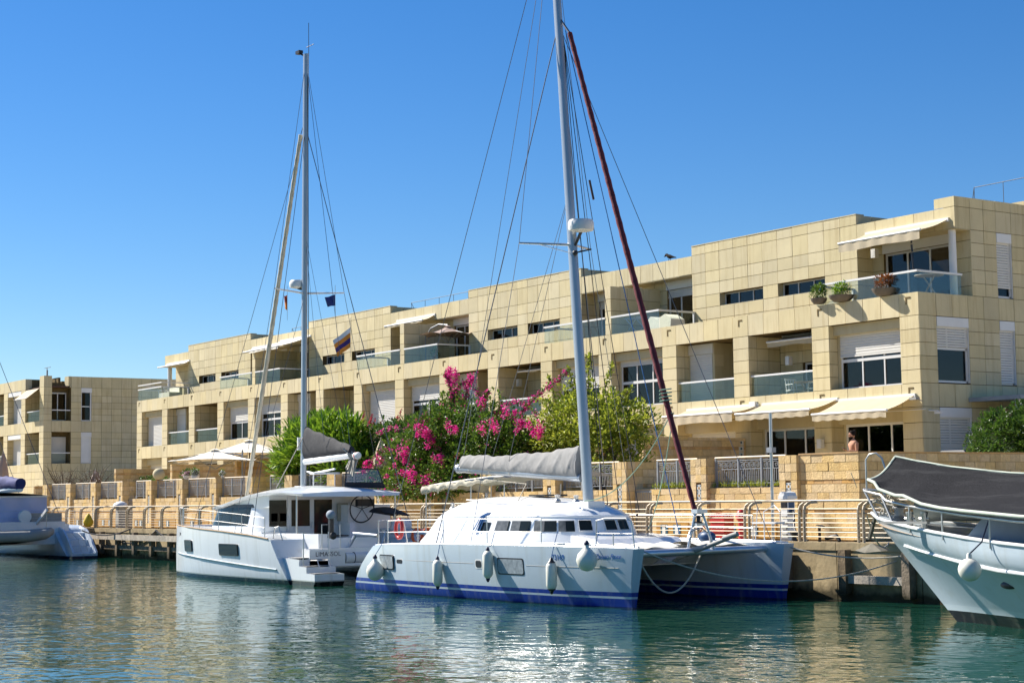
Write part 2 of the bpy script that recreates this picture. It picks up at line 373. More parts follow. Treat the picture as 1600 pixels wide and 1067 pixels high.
Z0 = 2.60; Z1C = rng(ZB1, ZT0, .452); Z0C = rng(Z0, ZB0, .53)
def window(parent, x0, x1, y, z0, z1, nx=3, transom=None, shutter=None, curtains=False, depth=.06, fw=.07, room=True):
    """white framed window facing -Y: frame > pane, shutter"""
    f = MB()
    f.box(x0, x1, y, y+depth, z0, z0+fw); f.box(x0, x1, y, y+depth, z1-fw, z1)
    f.box(x0, x0+fw, y, y+depth, z0+fw, z1-fw); f.box(x1-fw, x1, y, y+depth, z0+fw, z1-fw)
    cuts = [x0+(x1-x0)*i/nx for i in range(1, nx)]
    for c in cuts: f.box(c-fw*.4, c+fw*.4, y-.004, y+depth-.01, z0+fw, z1-fw)
    if transom: f.box(x0+fw, x1-fw, y-.012, y+depth-.006, transom-.055, transom+.055)
    fr = B.part(f, 'window', 'frame')
    zs = [z0+fw*.5]+([transom] if transom else [])+[z1-fw*.5]; xs = [x0+fw*.5]+cuts+[x1-fw*.5]
    for a, b in zip(xs, xs[1:]):
        for c, d in zip(zs, zs[1:]):
            MB().box(a, b, y+depth*.45, y+depth*.6, c, d).build('pane', 'pane_dark' if room else 'pane', fr)
    if curtains:
        cw = (x1-x0)*.2
        for a, b in ((x0+fw, x0+fw+cw), (x1-fw-cw*.6, x1-fw)):
            MB().grid(lambda u, v: (a+(b-a)*u, y+depth+.12+.03*math.sin(u*22), z0+.03+(z1-z0-.06)*v), 16, 1).build('curtain', 'curtain', fr)
    if shutter: roller(fr, x0, x1, y-.03, shutter, z1)
    return fr
def roller(parent, x0, x1, y, z0, z1):
    n = max(2, int((z1-z0)/.085)); s = MB(); h = (z1-z0)/n
    for i in range(n):
        s.add([(x0, y, z0+i*h+.012), (x1, y, z0+i*h+.012), (x1, y-.006, z0+i*h+h*.5), (x0, y-.006, z0+i*h+h*.5), (x1, y, z0+(i+1)*h), (x0, y, z0+(i+1)*h), (x0, y+.012, z0+i*h), (x1, y+.012, z0+i*h)],
              [(6, 7, 1, 0), (0, 1, 2, 3), (3, 2, 4, 5)])
    s.box(x0, x1, y-.02, y+.02, z0-.06, z0)
    o = s.build('shutter', 'shutter', parent)
    if parent is B.o: o.matrix_parent_inverse = Matrix.Translation(-B.l)
    return o
# --- columns and bands
for i, x in enumerate(XC):
    x1 = x+CW
    grout.box(x+T, x1-T, YF+T, YF+(1.7 if i < 16 else .84), Z0, ZT0)
    face_y(x, x1, Z0, ZB0, YF, zs=Z0C); face_y(x, x1, ZB1, ZT0, YF, zs=Z1C)
    if i < 16:
        face_x(YF, YF+.42, ZB1, ZT0, x1, zs=Z1C); face_x(YF, YF+.6, Z0, ZB0, x1, zs=Z0C)
for i in range(16):
    for a, b in ((ZB0, ZB1), (ZT0, ZT1)):
        xs = [XC[i], XC[i]+CW]+[XC[i]+CW+(PITCH-CW)*k/4 for k in range(1, 5)]
        face_y(0, 0, a, b, YF, xs=xs, zs=[a, b])
for a, b in ((ZB0, ZB1), (ZT0, ZT1)): face_y(XC[16], XE, a, b, YF)
grout.box(XC[0]+T, XE-T, YF+T, 45.9, ZT0+.02, ZT1-.012)
for i in range(16): grout.box(XC[i]+CW-T, XC[i+1]+T, YF+T, YF+.40, ZB0+.02, ZB1-.012)
grout.box(XC[0]+T, XE-T, YF+.40, 45.9, ZB0+.25, ZB1-.25)
# drain notches in the bands: their L-shaped inner shadow built as dark strips
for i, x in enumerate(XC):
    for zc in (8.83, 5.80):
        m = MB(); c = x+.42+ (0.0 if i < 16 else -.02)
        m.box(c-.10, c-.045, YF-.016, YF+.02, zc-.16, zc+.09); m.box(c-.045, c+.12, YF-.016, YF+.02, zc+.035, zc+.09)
        B.part(m, 'drain_shadow', 'grout')
# --- first floor bays: window, loggia, loggia, window, repeated
SH1 = {0: 6.05, 3: 7.15, 4: 7.4, 7: 6.05, 8: 7.25, 11: 7.15, 12: 7.75, 15: 7.2}
for i in range(16):
    x0, x1 = XC[i]+CW, XC[i+1]; k = i % 4
    if k in (0, 3):
        y = YF+.42
        plain.box(x0, x1, YF+.22, YF+1.6, 7.93, ZT0)                       # lintel box
        plain.box(x0, x0+.16, y, y+1.2, ZB1-.02, 7.93); plain.box(x1-.10, x1, y, y+1.2, ZB1-.02, 7.93)
        if i in (0, 7): roller(B.o, x0+.16, x1-.1, y, SH1[i], 7.93)
        else: window(B.o, x0+.16, x1-.10, y, ZB1, 7.93, nx=3 if i in (15, 12) else 2, transom=7.02, shutter=SH1[i], curtains=True)
        if i == 12: pass
    else:
        d = 1.6
        if k == 1:
            plain.box(x0, x0+1.5, YF+.65, YF+1.7, 5.7, ZT0)
            face_x(YF+.65, YF+d, ZB1-.3, ZT0, x0+1.5, zs=Z1C, ys=[YF+.65, YF+1.13, YF+d])
            roller(B.o, x0+.1, x0+1.4, YF+.63, 5.75, 7.86)
            B.part(MB().box(x0+.03, x0+1.47, YF+.59, YF+.66, 7.88, ZT0-.02), 'shutter_box', 'shutter')
            wx0, wx1 = x1-1.0, x1-.1
        else:
            wx0, wx1 = x0+1.2, x1-.15
        face_x(YF+.42, YF+d, ZB1, ZT0, x0, zs=Z1C, ys=rng(YF+.42, YF+d, .6))
        hol = [(wx0, wx1, 5, 7.25)]
        xs = [x0, wx0-.02, (wx0+wx1)/2, wx1+.02, x1] if k == 2 else [x0+1.5, wx0-.02, wx1+.02, x1]
        face_y(0, 0, 0, 0, YF+d, xs=xs, zs=[5.7, 6.35, 6.8, 7.25, 7.7, ZT0], holes=hol)
        grout.box(x0, wx0, YF+d+T, YF+d+.3, 5.6, ZT0); grout.box(wx1, x1, YF+d+T, YF+d+.3, 5.6, ZT0); grout.box(wx0, wx1, YF+d+T, YF+d+.3, 7.25, ZT0)
        window(B.o, wx0, wx1, YF+d+.12, 5.72, 7.25, nx=2, transom=None)
        plain.box(x0, x1, YF+.12, YF+d+.3, 5.55, 5.72)                      # loggia floor
        # glass railing of the loggia
        rl = B.part(MB().box(x0-.0, x1, YF+.08, YF+.16, 6.735, 6.80), 'handrail', 'white_paint')
        MB().box(x0+.02, (x0+x1)/2-.01, YF+.11, YF+.122, ZB1, 6.735).build('glass_panel', 'balustrade_glass', rl)
        MB().box((x0+x1)/2+.01, x1-.02, YF+.11, YF+.122, ZB1, 6.735).build('glass_panel', 'balustrade_glass', rl)
# --- ground floor bays
for i in range(16):
    x0, x1 = XC[i]+CW, XC[i+1]; y = YF+.6
    plain.box(x0, x1, YF+.35, YF+1.7, 4.80, ZB0+.03)
    if i in (14, 15, 2, 6):
        plain.box(x0, x0+.12, y, y+1, Z0, 4.8); window(B.o, x0+.12, x1, y, Z0, 4.80, nx=3, curtains=(i != 15), fw=.09)
    else:
        roller(B.o, x0+.15, x1-.1, y, 2.7 if i not in (13,) else 2.7, 4.8)
        plain.box(x0, x0+.15, y-.03, y+1, Z0, 4.8); plain.box(x1-.1, x1, y-.03, y+1, Z0, 4.8)
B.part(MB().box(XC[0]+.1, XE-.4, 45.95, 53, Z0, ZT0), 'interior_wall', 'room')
# --- upper floor: walls with ribbon windows between recessed balconies
HS = [(XC[4*k+1]-.37, XC[4*k+1]-.37+11*.832) for k in range(4)]
ZU = [8.99, 9.42, 9.90, 10.40, 10.88, 11.35, 12.10, 12.46]
for a, b in HS:
    xs = [a+.832*j for j in range(12)]
    holes = [(a+2*.832, a+5*.832, 9.90, 10.40), (a+6*.832, a+9*.832, 9.90, 10.40)]
    face_y(0, 0, 0, 0, YU, xs=xs, zs=ZU, holes=holes)
    ends = [a]
    for h in holes:
        grout.box(h[0], h[1], YU+T, 46, 9.0, 9.90); grout.box(h[0], h[1], YU+T, 46, 10.40, 12.44)
        plain.box(h[0], h[1], YU-.0, YU+.30, 9.884, 9.899)
        face_x(YU, YU+.3, 9.9, 10.4, h[0])
        window(B.o, h[0]+.02, h[1], YU+.26, 9.90, 10.40, nx=3, fw=.05)
        grout.box(h[0], h[1], YU+.9, 46, 9.9, 10.4)
    for p, q in ((a+T, holes[0][0]), (holes[0][1], holes[1][0]), (holes[1][1], b-T)): grout.box(p, q, YU+T, 46, 9.0, 12.44)
    face_x(YU, 45.75, 9.0, 12.46, b, zs=ZU); grout.box(a+T, b-T, 46, 53, 9.0, 12.42)
    for j in range(11): B.part(MB().box(a+.832*j+.006, a+.832*(j+1)-.006, YU-.012, YU+.42, 12.462, 12.50), 'coping', 'limestone_plain')
    face_x(45.75, 51, 12.1, 12.46, b, ys=rng(45.75, 51, .85))
# recessed balconies
GAPS = [(XC[0]+.0, HS[0][0])]+[(HS[k][1], HS[k+1][0]) for k in range(3)]+[(HS[3][1], XE)]
for gi, (a, b) in enumerate(GAPS):
    n = max(4, round((b-a)/.832)); xs = [a+(b-a)*j/n for j in range(n+1)]
    face_y(0, 0, 0, 0, YU, xs=xs, zs=[11.35, 12.10]); grout.box(a, b-(T if gi == 4 else 0), YU+T, 45.72, 11.36, 12.09)
    plain.box(a, b, YU+.01, 45.7, 11.33, 11.352)
    YB = 45.72
    mid = (XC[4*gi]+.42, XC[4*gi]+.82)
    doors = []
    if gi == 0: doors = [(a+2.2, a+3.3)]
    elif gi == 4: doors = [(a+.55, b-.9)]
    else: doors = [(a+.25, mid[0]-.8), (mid[1]+.45, b-.15)]
    holes = [(p, q, 9, 11.0) for p, q in doors]
    xs2 = sorted(set([a, b]+[v for d_ in doors for v in d_]))
    xs3 = []
    for p, q in zip(xs2, xs2[1:]): xs3 += rng(p, q, .85)[:-1]
    xs3.append(b)
    face_y(0, 0, 0, 0, YB, xs=xs3, zs=[9.0, 9.42, 9.9, 10.4, 11.0, 11.35], holes=holes)
    prev = a
    for p, q in doors:
        grout.box(prev, p, YB+T, 46, 9, 11.4); prev = q
        grout.box(p, q, YB+T, 46, 11.0, 11.4)
        B.part(MB().box(p-.02, q+.02, YB-.035, YB+.02, 11.0, 11.33), 'shutter_box', 'white_paint')
        window(B.o, p, q, YB+.12, 9.05, 11.0, nx=3 if q-p > 2 else 2, fw=.08, shutter=10.72 if gi == 3 else None)
    grout.box(prev, b-T, YB+T, 46, 9, 11.4); grout.box(a, b-(.7 if gi == 4 else T), 46.9, 53, 9, 12.05)
    plain.box(a, b, YU+.0, 46, 8.985, 9.02)
    if gi not in (0, 4):
        grout.box(mid[0]+T, mid[1]-T, YF+.09, YB, 9.06, 11.05)
        face_y(mid[0], mid[1], 0, 0, YF+.06, zs=[9.06, 9.5, 10.05, 10.55, 11.08]); face_x(YF+.06, YB, 0, 0, mid[1], ys=rng(YF+.06, YB, .86), zs=[9.06, 9.5, 10.05, 10.55, 11.08])
    # glass balustrade with handrail
    L0 = a-.25 if gi else XC[0]+.06; L1 = b+.15 if gi < 4 else XE-.06; yr = YF+.07; zr = 9.74
    segs = [(L0, mid[0]), (mid[1], L1)] if gi not in (0, 4) else [(L0, L1)]
    for s_i, (p, q) in enumerate(segs):
        r = MB(); r.box(p, q, yr-.035, yr+.035, zr, zr+.07)
        rt = (gi in (1, 2, 3) and s_i == 1) or gi == 0
        if rt: r.box(q-.07, q, yr+.035, YU-.01, zr, zr+.07); r.box(q-.07, q, YU-.08, YU-.01, 9.02, zr)
        if gi == 4: r.box(q-.07, q, yr+.035, 45.3, zr, zr+.07)
        if gi in (1, 2, 3, 4) and s_i == 0: r.box(p, p+.06, yr+.035, YU-.01, zr-.02, zr+.05); r.box(p, p+.06, YU-.08, YU-.01, 9.02, zr)
        if gi == 0: r.box(p, p+.07, yr+.035, 46.5, zr, zr+.07); r.box(p, q, yr-.035, yr+.035, zr+.28, zr+.34); r.box(p, p+.07, yr+.035, 46.5, zr+.28, zr+.34); r.box(q-.07, q, yr+.035, YU-.01, zr+.28, zr+.34)
        h = B.part(r, 'handrail', 'white_paint')
        m_ = max(1, round((q-p)/1.5))
        for j in range(m_): MB().box(p+(q-p)*j/m_+.015, p+(q-p)*(j+1)/m_-.015, yr-.006, yr+.006, 9.06, zr).build('glass_panel', 'balustrade_glass', h)
        if rt or gi == 4: MB().box(q-.04, q-.028, yr+.05, (YU-.1 if rt else 45.25), 9.06, zr).build('glass_panel', 'balustrade_glass', h)
# corner columns of the end balconies
B.part(MB().lathe([(.13, 9.05), (.13, 11.35)], (XE-.32, 44.95+.2, 0), 16), 'column', 'white_paint', 40)
B.part(MB().lathe([(.14, 9.05), (.14, 11.35)], (XC[0]+.35, 44.95+.2, 0), 16), 'column', 'white_paint', 40)
# --- end wall facing the camera side
EY = rng(YF, YF+.85, .85)+[YF+.85+.8*k for k in range(1, 13)]
holesE = [(43.85, 45.45, 6.05, 8.28), (47.05, 47.85, 6.05, 8.28), (43.85, 45.45, 2.6, 5.23)]
face_x(0, 0, 0, 0, XE, ys=EY, zs=Z0C+[ZB1]+Z1C[1:]+[ZT1], holes=holesE)
EY2 = [45.72, 46.4, 47.05, 47.85]+[47.85+.8*k for k in range(1, 8)]
face_x(0, 0, 0, 0, XE, ys=EY2, zs=[9.06, 9.5, 9.97, 10.44, 10.9, 11.35, 12.1, 12.46], holes=[(47.05, 47.85, 9.06, 11.35)])
face_x(0, 0, 0, 0, XE, ys=[YU, 45.72], zs=[11.35, 12.1, 12.46]); grout.box(XE-.5, XE-T, YU+T, 53, 12.05, 12.44)
face_y(XE-.5, XE, 12.1, 12.46, YU, xs=[XE-.9, XE])
grout.box(XE-.6, XE-T, YF+T, 43.85, Z0, ZT1-.02); grout.box(XE-.6, XE-T, 45.45, 47.05, Z0, 9.05); grout.box(XE-.6, XE-T, 45.76, 47.05, 9.05, 12.4); grout.box(XE-.6, XE-T, 47.85, 53, Z0, 12.4); grout.box(XE-.6, XE-T, 47.05, 47.85, Z0, 6.05); grout.box(XE-.6, XE-T, 47.05, 47.85, 8.28, 9.07); grout.box(XE-.6, XE-T, 47.05, 47.85, 11.35, 12.4); grout.box(XE-.6, XE-T, 43.85, 45.45, 8.28, ZT1-.02); grout.box(XE-.6, XE-T, 43.85, 45.45, ZB0, ZB1)
def endwin(y0, y1, z0, z1, shut, box=True):
    f = MB(); xx = XE-.16; fw = .07
    f.box(xx, xx+.06, y0, y1, z0, z0+fw); f.box(xx, xx+.06, y0, y1, z1-fw, z1); f.box(xx, xx+.06, y0, y0+fw, z0, z1); f.box(xx, xx+.06, y1-fw, y1, z0, z1)
    f.box(xx, xx+.06, y0, y1, (z0+z1)/2+.0, (z0+z1)/2+.09)
    if y1-y0 > 1: f.box(xx, xx+.055, y0+.55, y0+.61, (z0+z1)/2, z1)
    f.box(XE-.1, XE+.0, y1-.02, y1, z0, z1)
    w_ = B.part(f, 'window', 'frame'); MB().box(xx+.02, xx+.03, y0+.03, y1-.03, z0+.03, z1-.03).build('pane', 'pane_dark', w_)
    if box: MB().box(XE-.14, XE+.008, y0-.01, y1+.01, z1-.33, z1-.005).build('shutter_box', 'white_paint', w_)
    n = int((z1-.33-shut)/.085); s = MB(); h = (z1-.33-shut)/max(1, n)
    for i in range(n):
        zz = shut+i*h; s.add([(XE-.06, y0, zz+.012), (XE-.06, y1, zz+.012), (XE-.054, y1, zz+h*.5), (XE-.054, y0, zz+h*.5), (XE-.06, y1, zz+h), (XE-.06, y0, zz+h)], [(0, 1, 2, 3), (3, 2, 4, 5)])
    if n: s.build('shutter', 'shutter', w_)
endwin(43.87, 45.43, 6.06, 8.27, 7.25); endwin(47.07, 47.83, 6.06, 8.27, 6.1); endwin(47.07, 47.83, 9.08, 11.34, 9.4); endwin(43.87, 45.43, 2.62, 5.22, 2.7)
grout.box(XE-.6, XE-.35, 43.8, 48, Z0, 8.3)
# left end wall and set back roof storey
face_y(XE-6, XE, 12.5, 12.9, 50.0, xs=rng(XE-6, XE, .83)); grout.box(XE-6, XE-T, 50+T, 53, 12.3, 12.88); face_x(50, 53, 12.46, 12.9, XE, ys=rng(50, 53, .8))
B.part(grout, 'wall_core', 'grout'); plain.parts(B)
tiles.build(B.o, 'tile', 'limestone', 300, 6, 'cladding')
# roof railings
def roof_rail(xa, xb, y, z0):
    m = MB(); m.tube([(xa, y, z0+.38), (xb, y, z0+.38)], .014, 6)
    k = int(abs(xb-xa)/1.6)+1
    for j in range(k+1): m.tube([(xa+(xb-xa)*j/k, y, z0-.5), (xa+(xb-xa)*j/k, y, z0+.38)], .012, 6)
    m.tube([(xa, y, z0+.38), (xa-.6, y+.6, z0+.0)], .014, 6)
    B.part(m, 'roof_railing', 'dark_rail')
roof_rail(-76.4, -69.5, 46.3, 12.35); roof_rail(-40.3, -36.4, 48.2, 12.95); roof_rail(-90.5, -88.2, 46.5, 12.25)
# ================================================================== neighbouring building at the far left
LX = -123.92
LB = TH('apartment_building', 'shorter cream limestone apartment building at the far left beyond the long one', 'building', (-132, 48, 2.6))
tiles = Pieces(); grout = MB(); plain = Trim(); _B = B; B = LB
LCOL = [LX-.95-4.16*i for i in range(6)]        # left edges of the front columns
LZ = [2.6, 3.1, 3.65, 4.2, 4.75, 5.23]; LF1 = rng(5.23+.3, 7.9, .47); LTOP = 11.95
def lfront(i):
    x0 = LCOL[i]; x1 = x0+.95
    grout.box(x0+T, x1-T, YF+T, YF+(1.4 if i else .6), 2.6, LTOP-.02); face_y(x0, x1, 0, 0, YF, zs=[2.6, 3.15, 3.7, 4.25, 4.8, 5.4, 5.87, 6.34, 6.81, 7.28, 7.75, 8.6, 9.07, 9.54, 10.0, 10.5, 11.1, LTOP])
    face_x(YF, YF+.5, 0, 0, x1, zs=[5.4, 5.87, 6.34, 6.81, 7.28, 7.75, 8.6, 9.07, 9.54, 10.0, 10.5, 11.1, LTOP])
    b0, b1 = LCOL[i]-4.16+.95, x0
    xs = rng(b0, b1, .82)
    for a, b in ((2.6, 3.15), (3.15, 3.7), (3.7, 4.25), (4.25, 4.8), (4.8, 5.4), (7.75, 8.6), (11.1, LTOP)):
        if (i == 0 and a == 11.1): continue
        face_y(0, 0, 0, 0, YF, xs=xs, zs=[a, b]); grout.box(b0-T, b1+T, YF+T, YF+1, a+.01, b-.01)
    for z0, z1 in ((5.4, 7.75), (8.6, 11.1)):
        if i % 2 == 0:
            d = 1.4; face_y(0, 0, 0, 0, YF+d, xs=xs, zs=rng(z0-.4, z1+.2, .5)); face_x(YF+.5, YF+d, 0, 0, b0, zs=rng(z0, z1, .47), ys=[YF+.5, YF+d])
            grout.box(b0, b1, YF+d+T, YF+d+.2, z0-.5, z1+.8)
            window(B.o, b0+.9, b1-.3, YF+d-.07, z0-.3, z1-.25, nx=2)
            r = LB.part(MB().box(b0, b1, YF+.1, YF+.16, z0+.75, z0+.82), 'handrail', 'white_paint'); MB().box(b0+.02, b1-.02, YF+.124, YF+.136, z0, z0+.75).build('glass_panel', 'balustrade_glass', r)
        else:
            roller(B.o, b0+.15, b1-.15, YF+.45, z0+.05, z1-.35); LB.part(MB().box(b0+.1, b1-.1, YF+.02, YF+.5, z1-.35, z1-.02), 'shutter_box', 'white_paint')
            plain.box(b0, b0+.15, YF+.42, YF+1, z0, z1); plain.box(b1-.15, b1, YF+.42, YF+1, z0, z1)
_r = roller
def roller(parent, x0, x1, y, z0, z1):
    o = _r(parent, x0, x1, y, z0, z1)
    if parent is LB.o: o.matrix_parent_inverse = Matrix.Translation(-LB.l)
    return o
for i in range(6): lfront(i)
plain.box(LCOL[5]-4, LX-1, YF+1.7, 55, 2.6, 5.4)
grout.box(LCOL[5]-4, LX-T, 48, 56, 2.6, LTOP); grout.box(LCOL[5]-4, LX-1.2, YF+1.8, 48, 2.6, LTOP-.3)
# end wall: loggia next to the corner, tall window, plain tiled field
LY = [43.0, 43.62, 44.35, 45.10]+[45.10+.80*k for k in range(1, 12)]
zsL = [2.6, 3.15, 3.7, 4.25, 4.8, 5.4, 5.87, 6.34, 6.81, 7.28, 7.75, 8.6, 9.07, 9.54, 10.0, 10.5, 11.1, 11.95]
hol = [(43.62, 45.10, 5.4, 7.75), (43.62, 45.10, 8.6, 11.1), (45.9, 46.7, 5.4, 7.75), (45.9, 46.7, 8.6, 11.1), (43.62, 44.9, 11.1, 12)]
face_x(0, 0, 0, 0, LX, ys=LY, zs=zsL, holes=hol)
for y0, y1 in ((45.1, 45.9), (46.7, 56)): grout.box(LX-.5, LX-T, y0, y1, 2.6, LTOP-.02)
for z0, z1 in ((2.6, 5.4), (7.75, 8.6)): grout.box(LX-.5, LX-T, 43.4, 47, z0+.01, z1-.01)
grout.box(LX-.5, LX-T, 45.1, 47, 11.1, LTOP-.02); grout.box(LX-1.6, LX-.9, 43.6, 47, 2.6, 11.5)
for z0, z1, sh in ((5.4, 7.75, 5.5), (8.6, 11.1, 0)):
    r = LB.part(MB().box(LX-.12, LX-.06, 43.64, 45.08, z0+.75, z0+.82), 'handrail', 'white_paint'); MB().box(LX-.10, LX-.088, 43.66, 45.06, z0, z0+.75).build('glass_panel', 'balustrade_glass', r)
    w_ = LB.part(MB().box(LX-.16, LX-.02, 46.6, 46.69, z0, z1-.35).box(LX-.16, LX-.1, 45.9, 45.97, z0, z1-.35).box(LX-.16, LX-.1, 45.97, 46.6, z0, z0+.07).box(LX-.16, LX-.1, 45.97, 46.6, (z0+z1)/2-.2, (z0+z1)/2-.12), 'window', 'frame')
    MB().box(LX-.13, LX-.12, 45.95, 46.62, z0+.05, z1-.35).build('pane', 'pane_dark', w_)
    LB.part(MB().box(LX-.14, LX+.01, 45.89, 46.71, z1-.36, z1-.01), 'shutter_box', 'white_paint')
    if sh: LB.part(MB().box(LX-.09, LX-.06, 45.93, 46.66, z0+.05, z1-.36), 'shutter', 'white_paint')
    f = MB(); f.box(LX-.86, LX-.80, 43.7, 45.0, z0+.02, z0+.1)
    for yy in (43.7, 44.3, 44.93): f.box(LX-.86, LX-.80, yy, yy+.07, z0, z1-.4)
    f.box(LX-.86, LX-.80, 43.7, 45.0, z1-.45, z1-.35)
    w2 = LB.part(f, 'window', 'frame'); MB().box(LX-.84, LX-.83, 43.72, 44.98, z0, z1-.4).build('pane', 'pane_dark', w2)
    if sh: LB.part(MB().box(LX-.80, LX-.76, 43.72, 44.98, z0+.1, z1-.4), 'shutter', 'shutter')
LB.part(MB().box(LX-1.4, LX-.05, 43.6, 45.0, 11.1, 11.22), 'pergola', 'dark_wood'); LB.part(MB().box(LX-5, LX-1.5, 43.3, 45.0, 11.1, 11.2), 'pergola', 'dark_wood')
LB.part(MB().box(LX-.9, LX-.05, 44.9, 45.12, 11.1, LTOP), 'parapet', 'limestone_plain')
LB.part(MB().box(LX-2.4, LX-2.3, 44, 44.1, LTOP-.3, LTOP+.6).box(LX-2.9, LX-1.6, 44.02, 44.06, LTOP+.75, LTOP+.79).box(LX-2.38, LX-2.33, 44.02, 44.06, LTOP+.5, LTOP+.8), 'antenna', 'iron')
LB.part(grout, 'wall_core', 'grout'); plain.parts(LB)
tiles.build(LB.o, 'tile', 'limestone', 300, 6, 'cladding')
roller = _r; B = _B
# drop-arm awning on the far left balcony
aw = TH('awning', 'small cream drop arm awning on the far left building', 'awning', (-126.6, 43, 10.9), 'awnings on the facades')
aw.part(MB().grid(lambda u, v: (LX-4.0+2.9*u, 43.02-.95*v, 11.05-.75*v), 6, 4), 'canopy', 'cream_cloth'); aw.part(MB().tube([(LX-4.0, 42.07, 10.3), (LX-1.1, 42.07, 10.3)], .03, 6), 'front_bar', 'white_paint')
# ================================================================== promenade railing
def rail_profile(z):   # post leans inland with height and curls over at the top
    return 28.50+.0*z
rl = TH('promenade_railing', 'long metal railing with curved posts and horizontal bars along the quay edge', 'railing', (-55, 28.5, 1.28))
POSTX = [-22.0, -23.8, -25.6]+[-27.47-1.9*i for i in range(32)]
for x in POSTX:
    for dx in (0, .16):
        m = MB(); pts = []
        for k in range(11):
            t = k/10; z = 1.28+.93*math.sin(min(1, t*1.18)*math.pi/2); y = 28.46+.02*t+(.26*max(0, t-.55)/.45 if t > .55 else 0)
            pts.append((x+dx+(.20*max(0, t-.6)/.4 if dx == 0 else .18*max(0, t-.6)/.4), y, z))
        for a, b in zip(pts, pts[1:]): m.bar(a, b, .07, .03, up=Vector((1, 0, 0)))
        if dx == 0 or True: rl.part(m, 'post', 'rail_paint')
X0, X1 = -22, POSTX[-1]
for k in range(7):
    z = 1.40+k*.108; y = 28.46+(.0 if k < 5 else .03*(k-4))
    rl.part(MB().tube([(X1, y, z), (X0, y, z)], .0125, 6), 'bar', 'rail_paint', 50)
rl.part(MB().tube([(X1, 28.74, 2.235), (X0, 28.74, 2.235)], .03, 8), 'top_rail', 'rail_paint', 50)
# ================================================================== garden walls with pillars, railings and steps
WY = 32.0; PW = .68; PIT = 3.655
PXS = [-33.74-PIT*i for i in range(17)]      # left edge of each pillar, from the right
ZC = 1.2
def courses(pc, band, x0, x1, y0, y1, ztop, axis='y', zbase=1.2, bw=.42):
    """stone courses on a wall face; thin darker band courses between"""
    hs = []; z = zbase; k = 0
    while z < ztop-.05:
        h = .105 if k % 4 == 3 else .225
        if z+h > ztop-.06: h = ztop-z
        hs.append((z, z+h, k % 4 == 3)); z += h; k += 1
    for ci, (a, b, thin) in enumerate(hs):
        L0, L1 = (x0, x1) if axis == 'y' else (y0, y1)
        step = bw*(.8 if thin else 1); p = L0; off = (step*.5 if ci % 2 else 0)
        cuts = [L0]; q = L0+step-off if off else L0+step
        while q < L1-.1: cuts.append(q); q += step
        cuts.append(L1)
        for c, d in zip(cuts, cuts[1:]):
            pr = random.uniform(.0, .018) if not thin else -.012
            tgt = band if thin else pc
            if axis == 'y': tgt.add(c+.005, d-.005, y0-pr, y0+.08, a+.005, b-.005)
            else: tgt.add(x1-.08, x1+pr, c+.005, d-.005, a+.005, b-.005)
def greek_panel(th, x0, x1, y, z0, z1):
    """metal railing: top rail, posts, key frieze, looped balusters"""
    th.part(MB().tube([(x0, y, z1), (x1, y, z1)], .035, 8), 'top_rail', 'rail_paint', 50)
    n = max(1, round((x1-x0)/1.15))
    for j in range(n+1):
        xx = x0+.03+(x1-x0-.06)*j/n; th.part(MB().box(xx-.03, xx+.03, y-.03, y+.03, z0-.02, z1-.02), 'post', 'iron')
    for j in range(n):
        a = x0+.03+(x1-x0-.06)*j/n+.05; b = x0+.03+(x1-x0-.06)*(j+1)/n-.05
        m = MB(); zt = z1-.08; zk = zt-.24; zb = z0+.10
        for zz in (zt, zk, zb): m.box(a, b, y-.012, y+.012, zz-.012, zz+.012)
        kn = max(2, int((b-a)/.21)); kw = (b-a)/kn
        for q in range(kn):     # running key spiral
            u = a+q*kw; P = [(u, zk), (u, zt-.05), (u+kw*.75, zt-.05), (u+kw*.75, zk+.06), (u+kw*.35, zk+.06), (u+kw*.35, zk+.13), (u+kw*.55, zk+.13)]
            for (p1, p2), (r1, r2) in zip(P, P[1:]): m.box(min(p1, r1)-.009, max(p1, r1)+.009, y-.008, y+.008, min(p2, r2)-.009, max(p2, r2)+.009)
        bn = max(4, int((b-a)/.072)); bw = (b-a)/bn
        for q in range(bn+1):
            m.box(a+q*bw-.008, a+q*bw+.008, y-.008, y+.008, zb+(.06 if q % 2 else 0), zk-(.06 if q % 4 == 1 else 0))
        th.part(m, 'baluster_panel', 'iron')
NW = len(PXS)
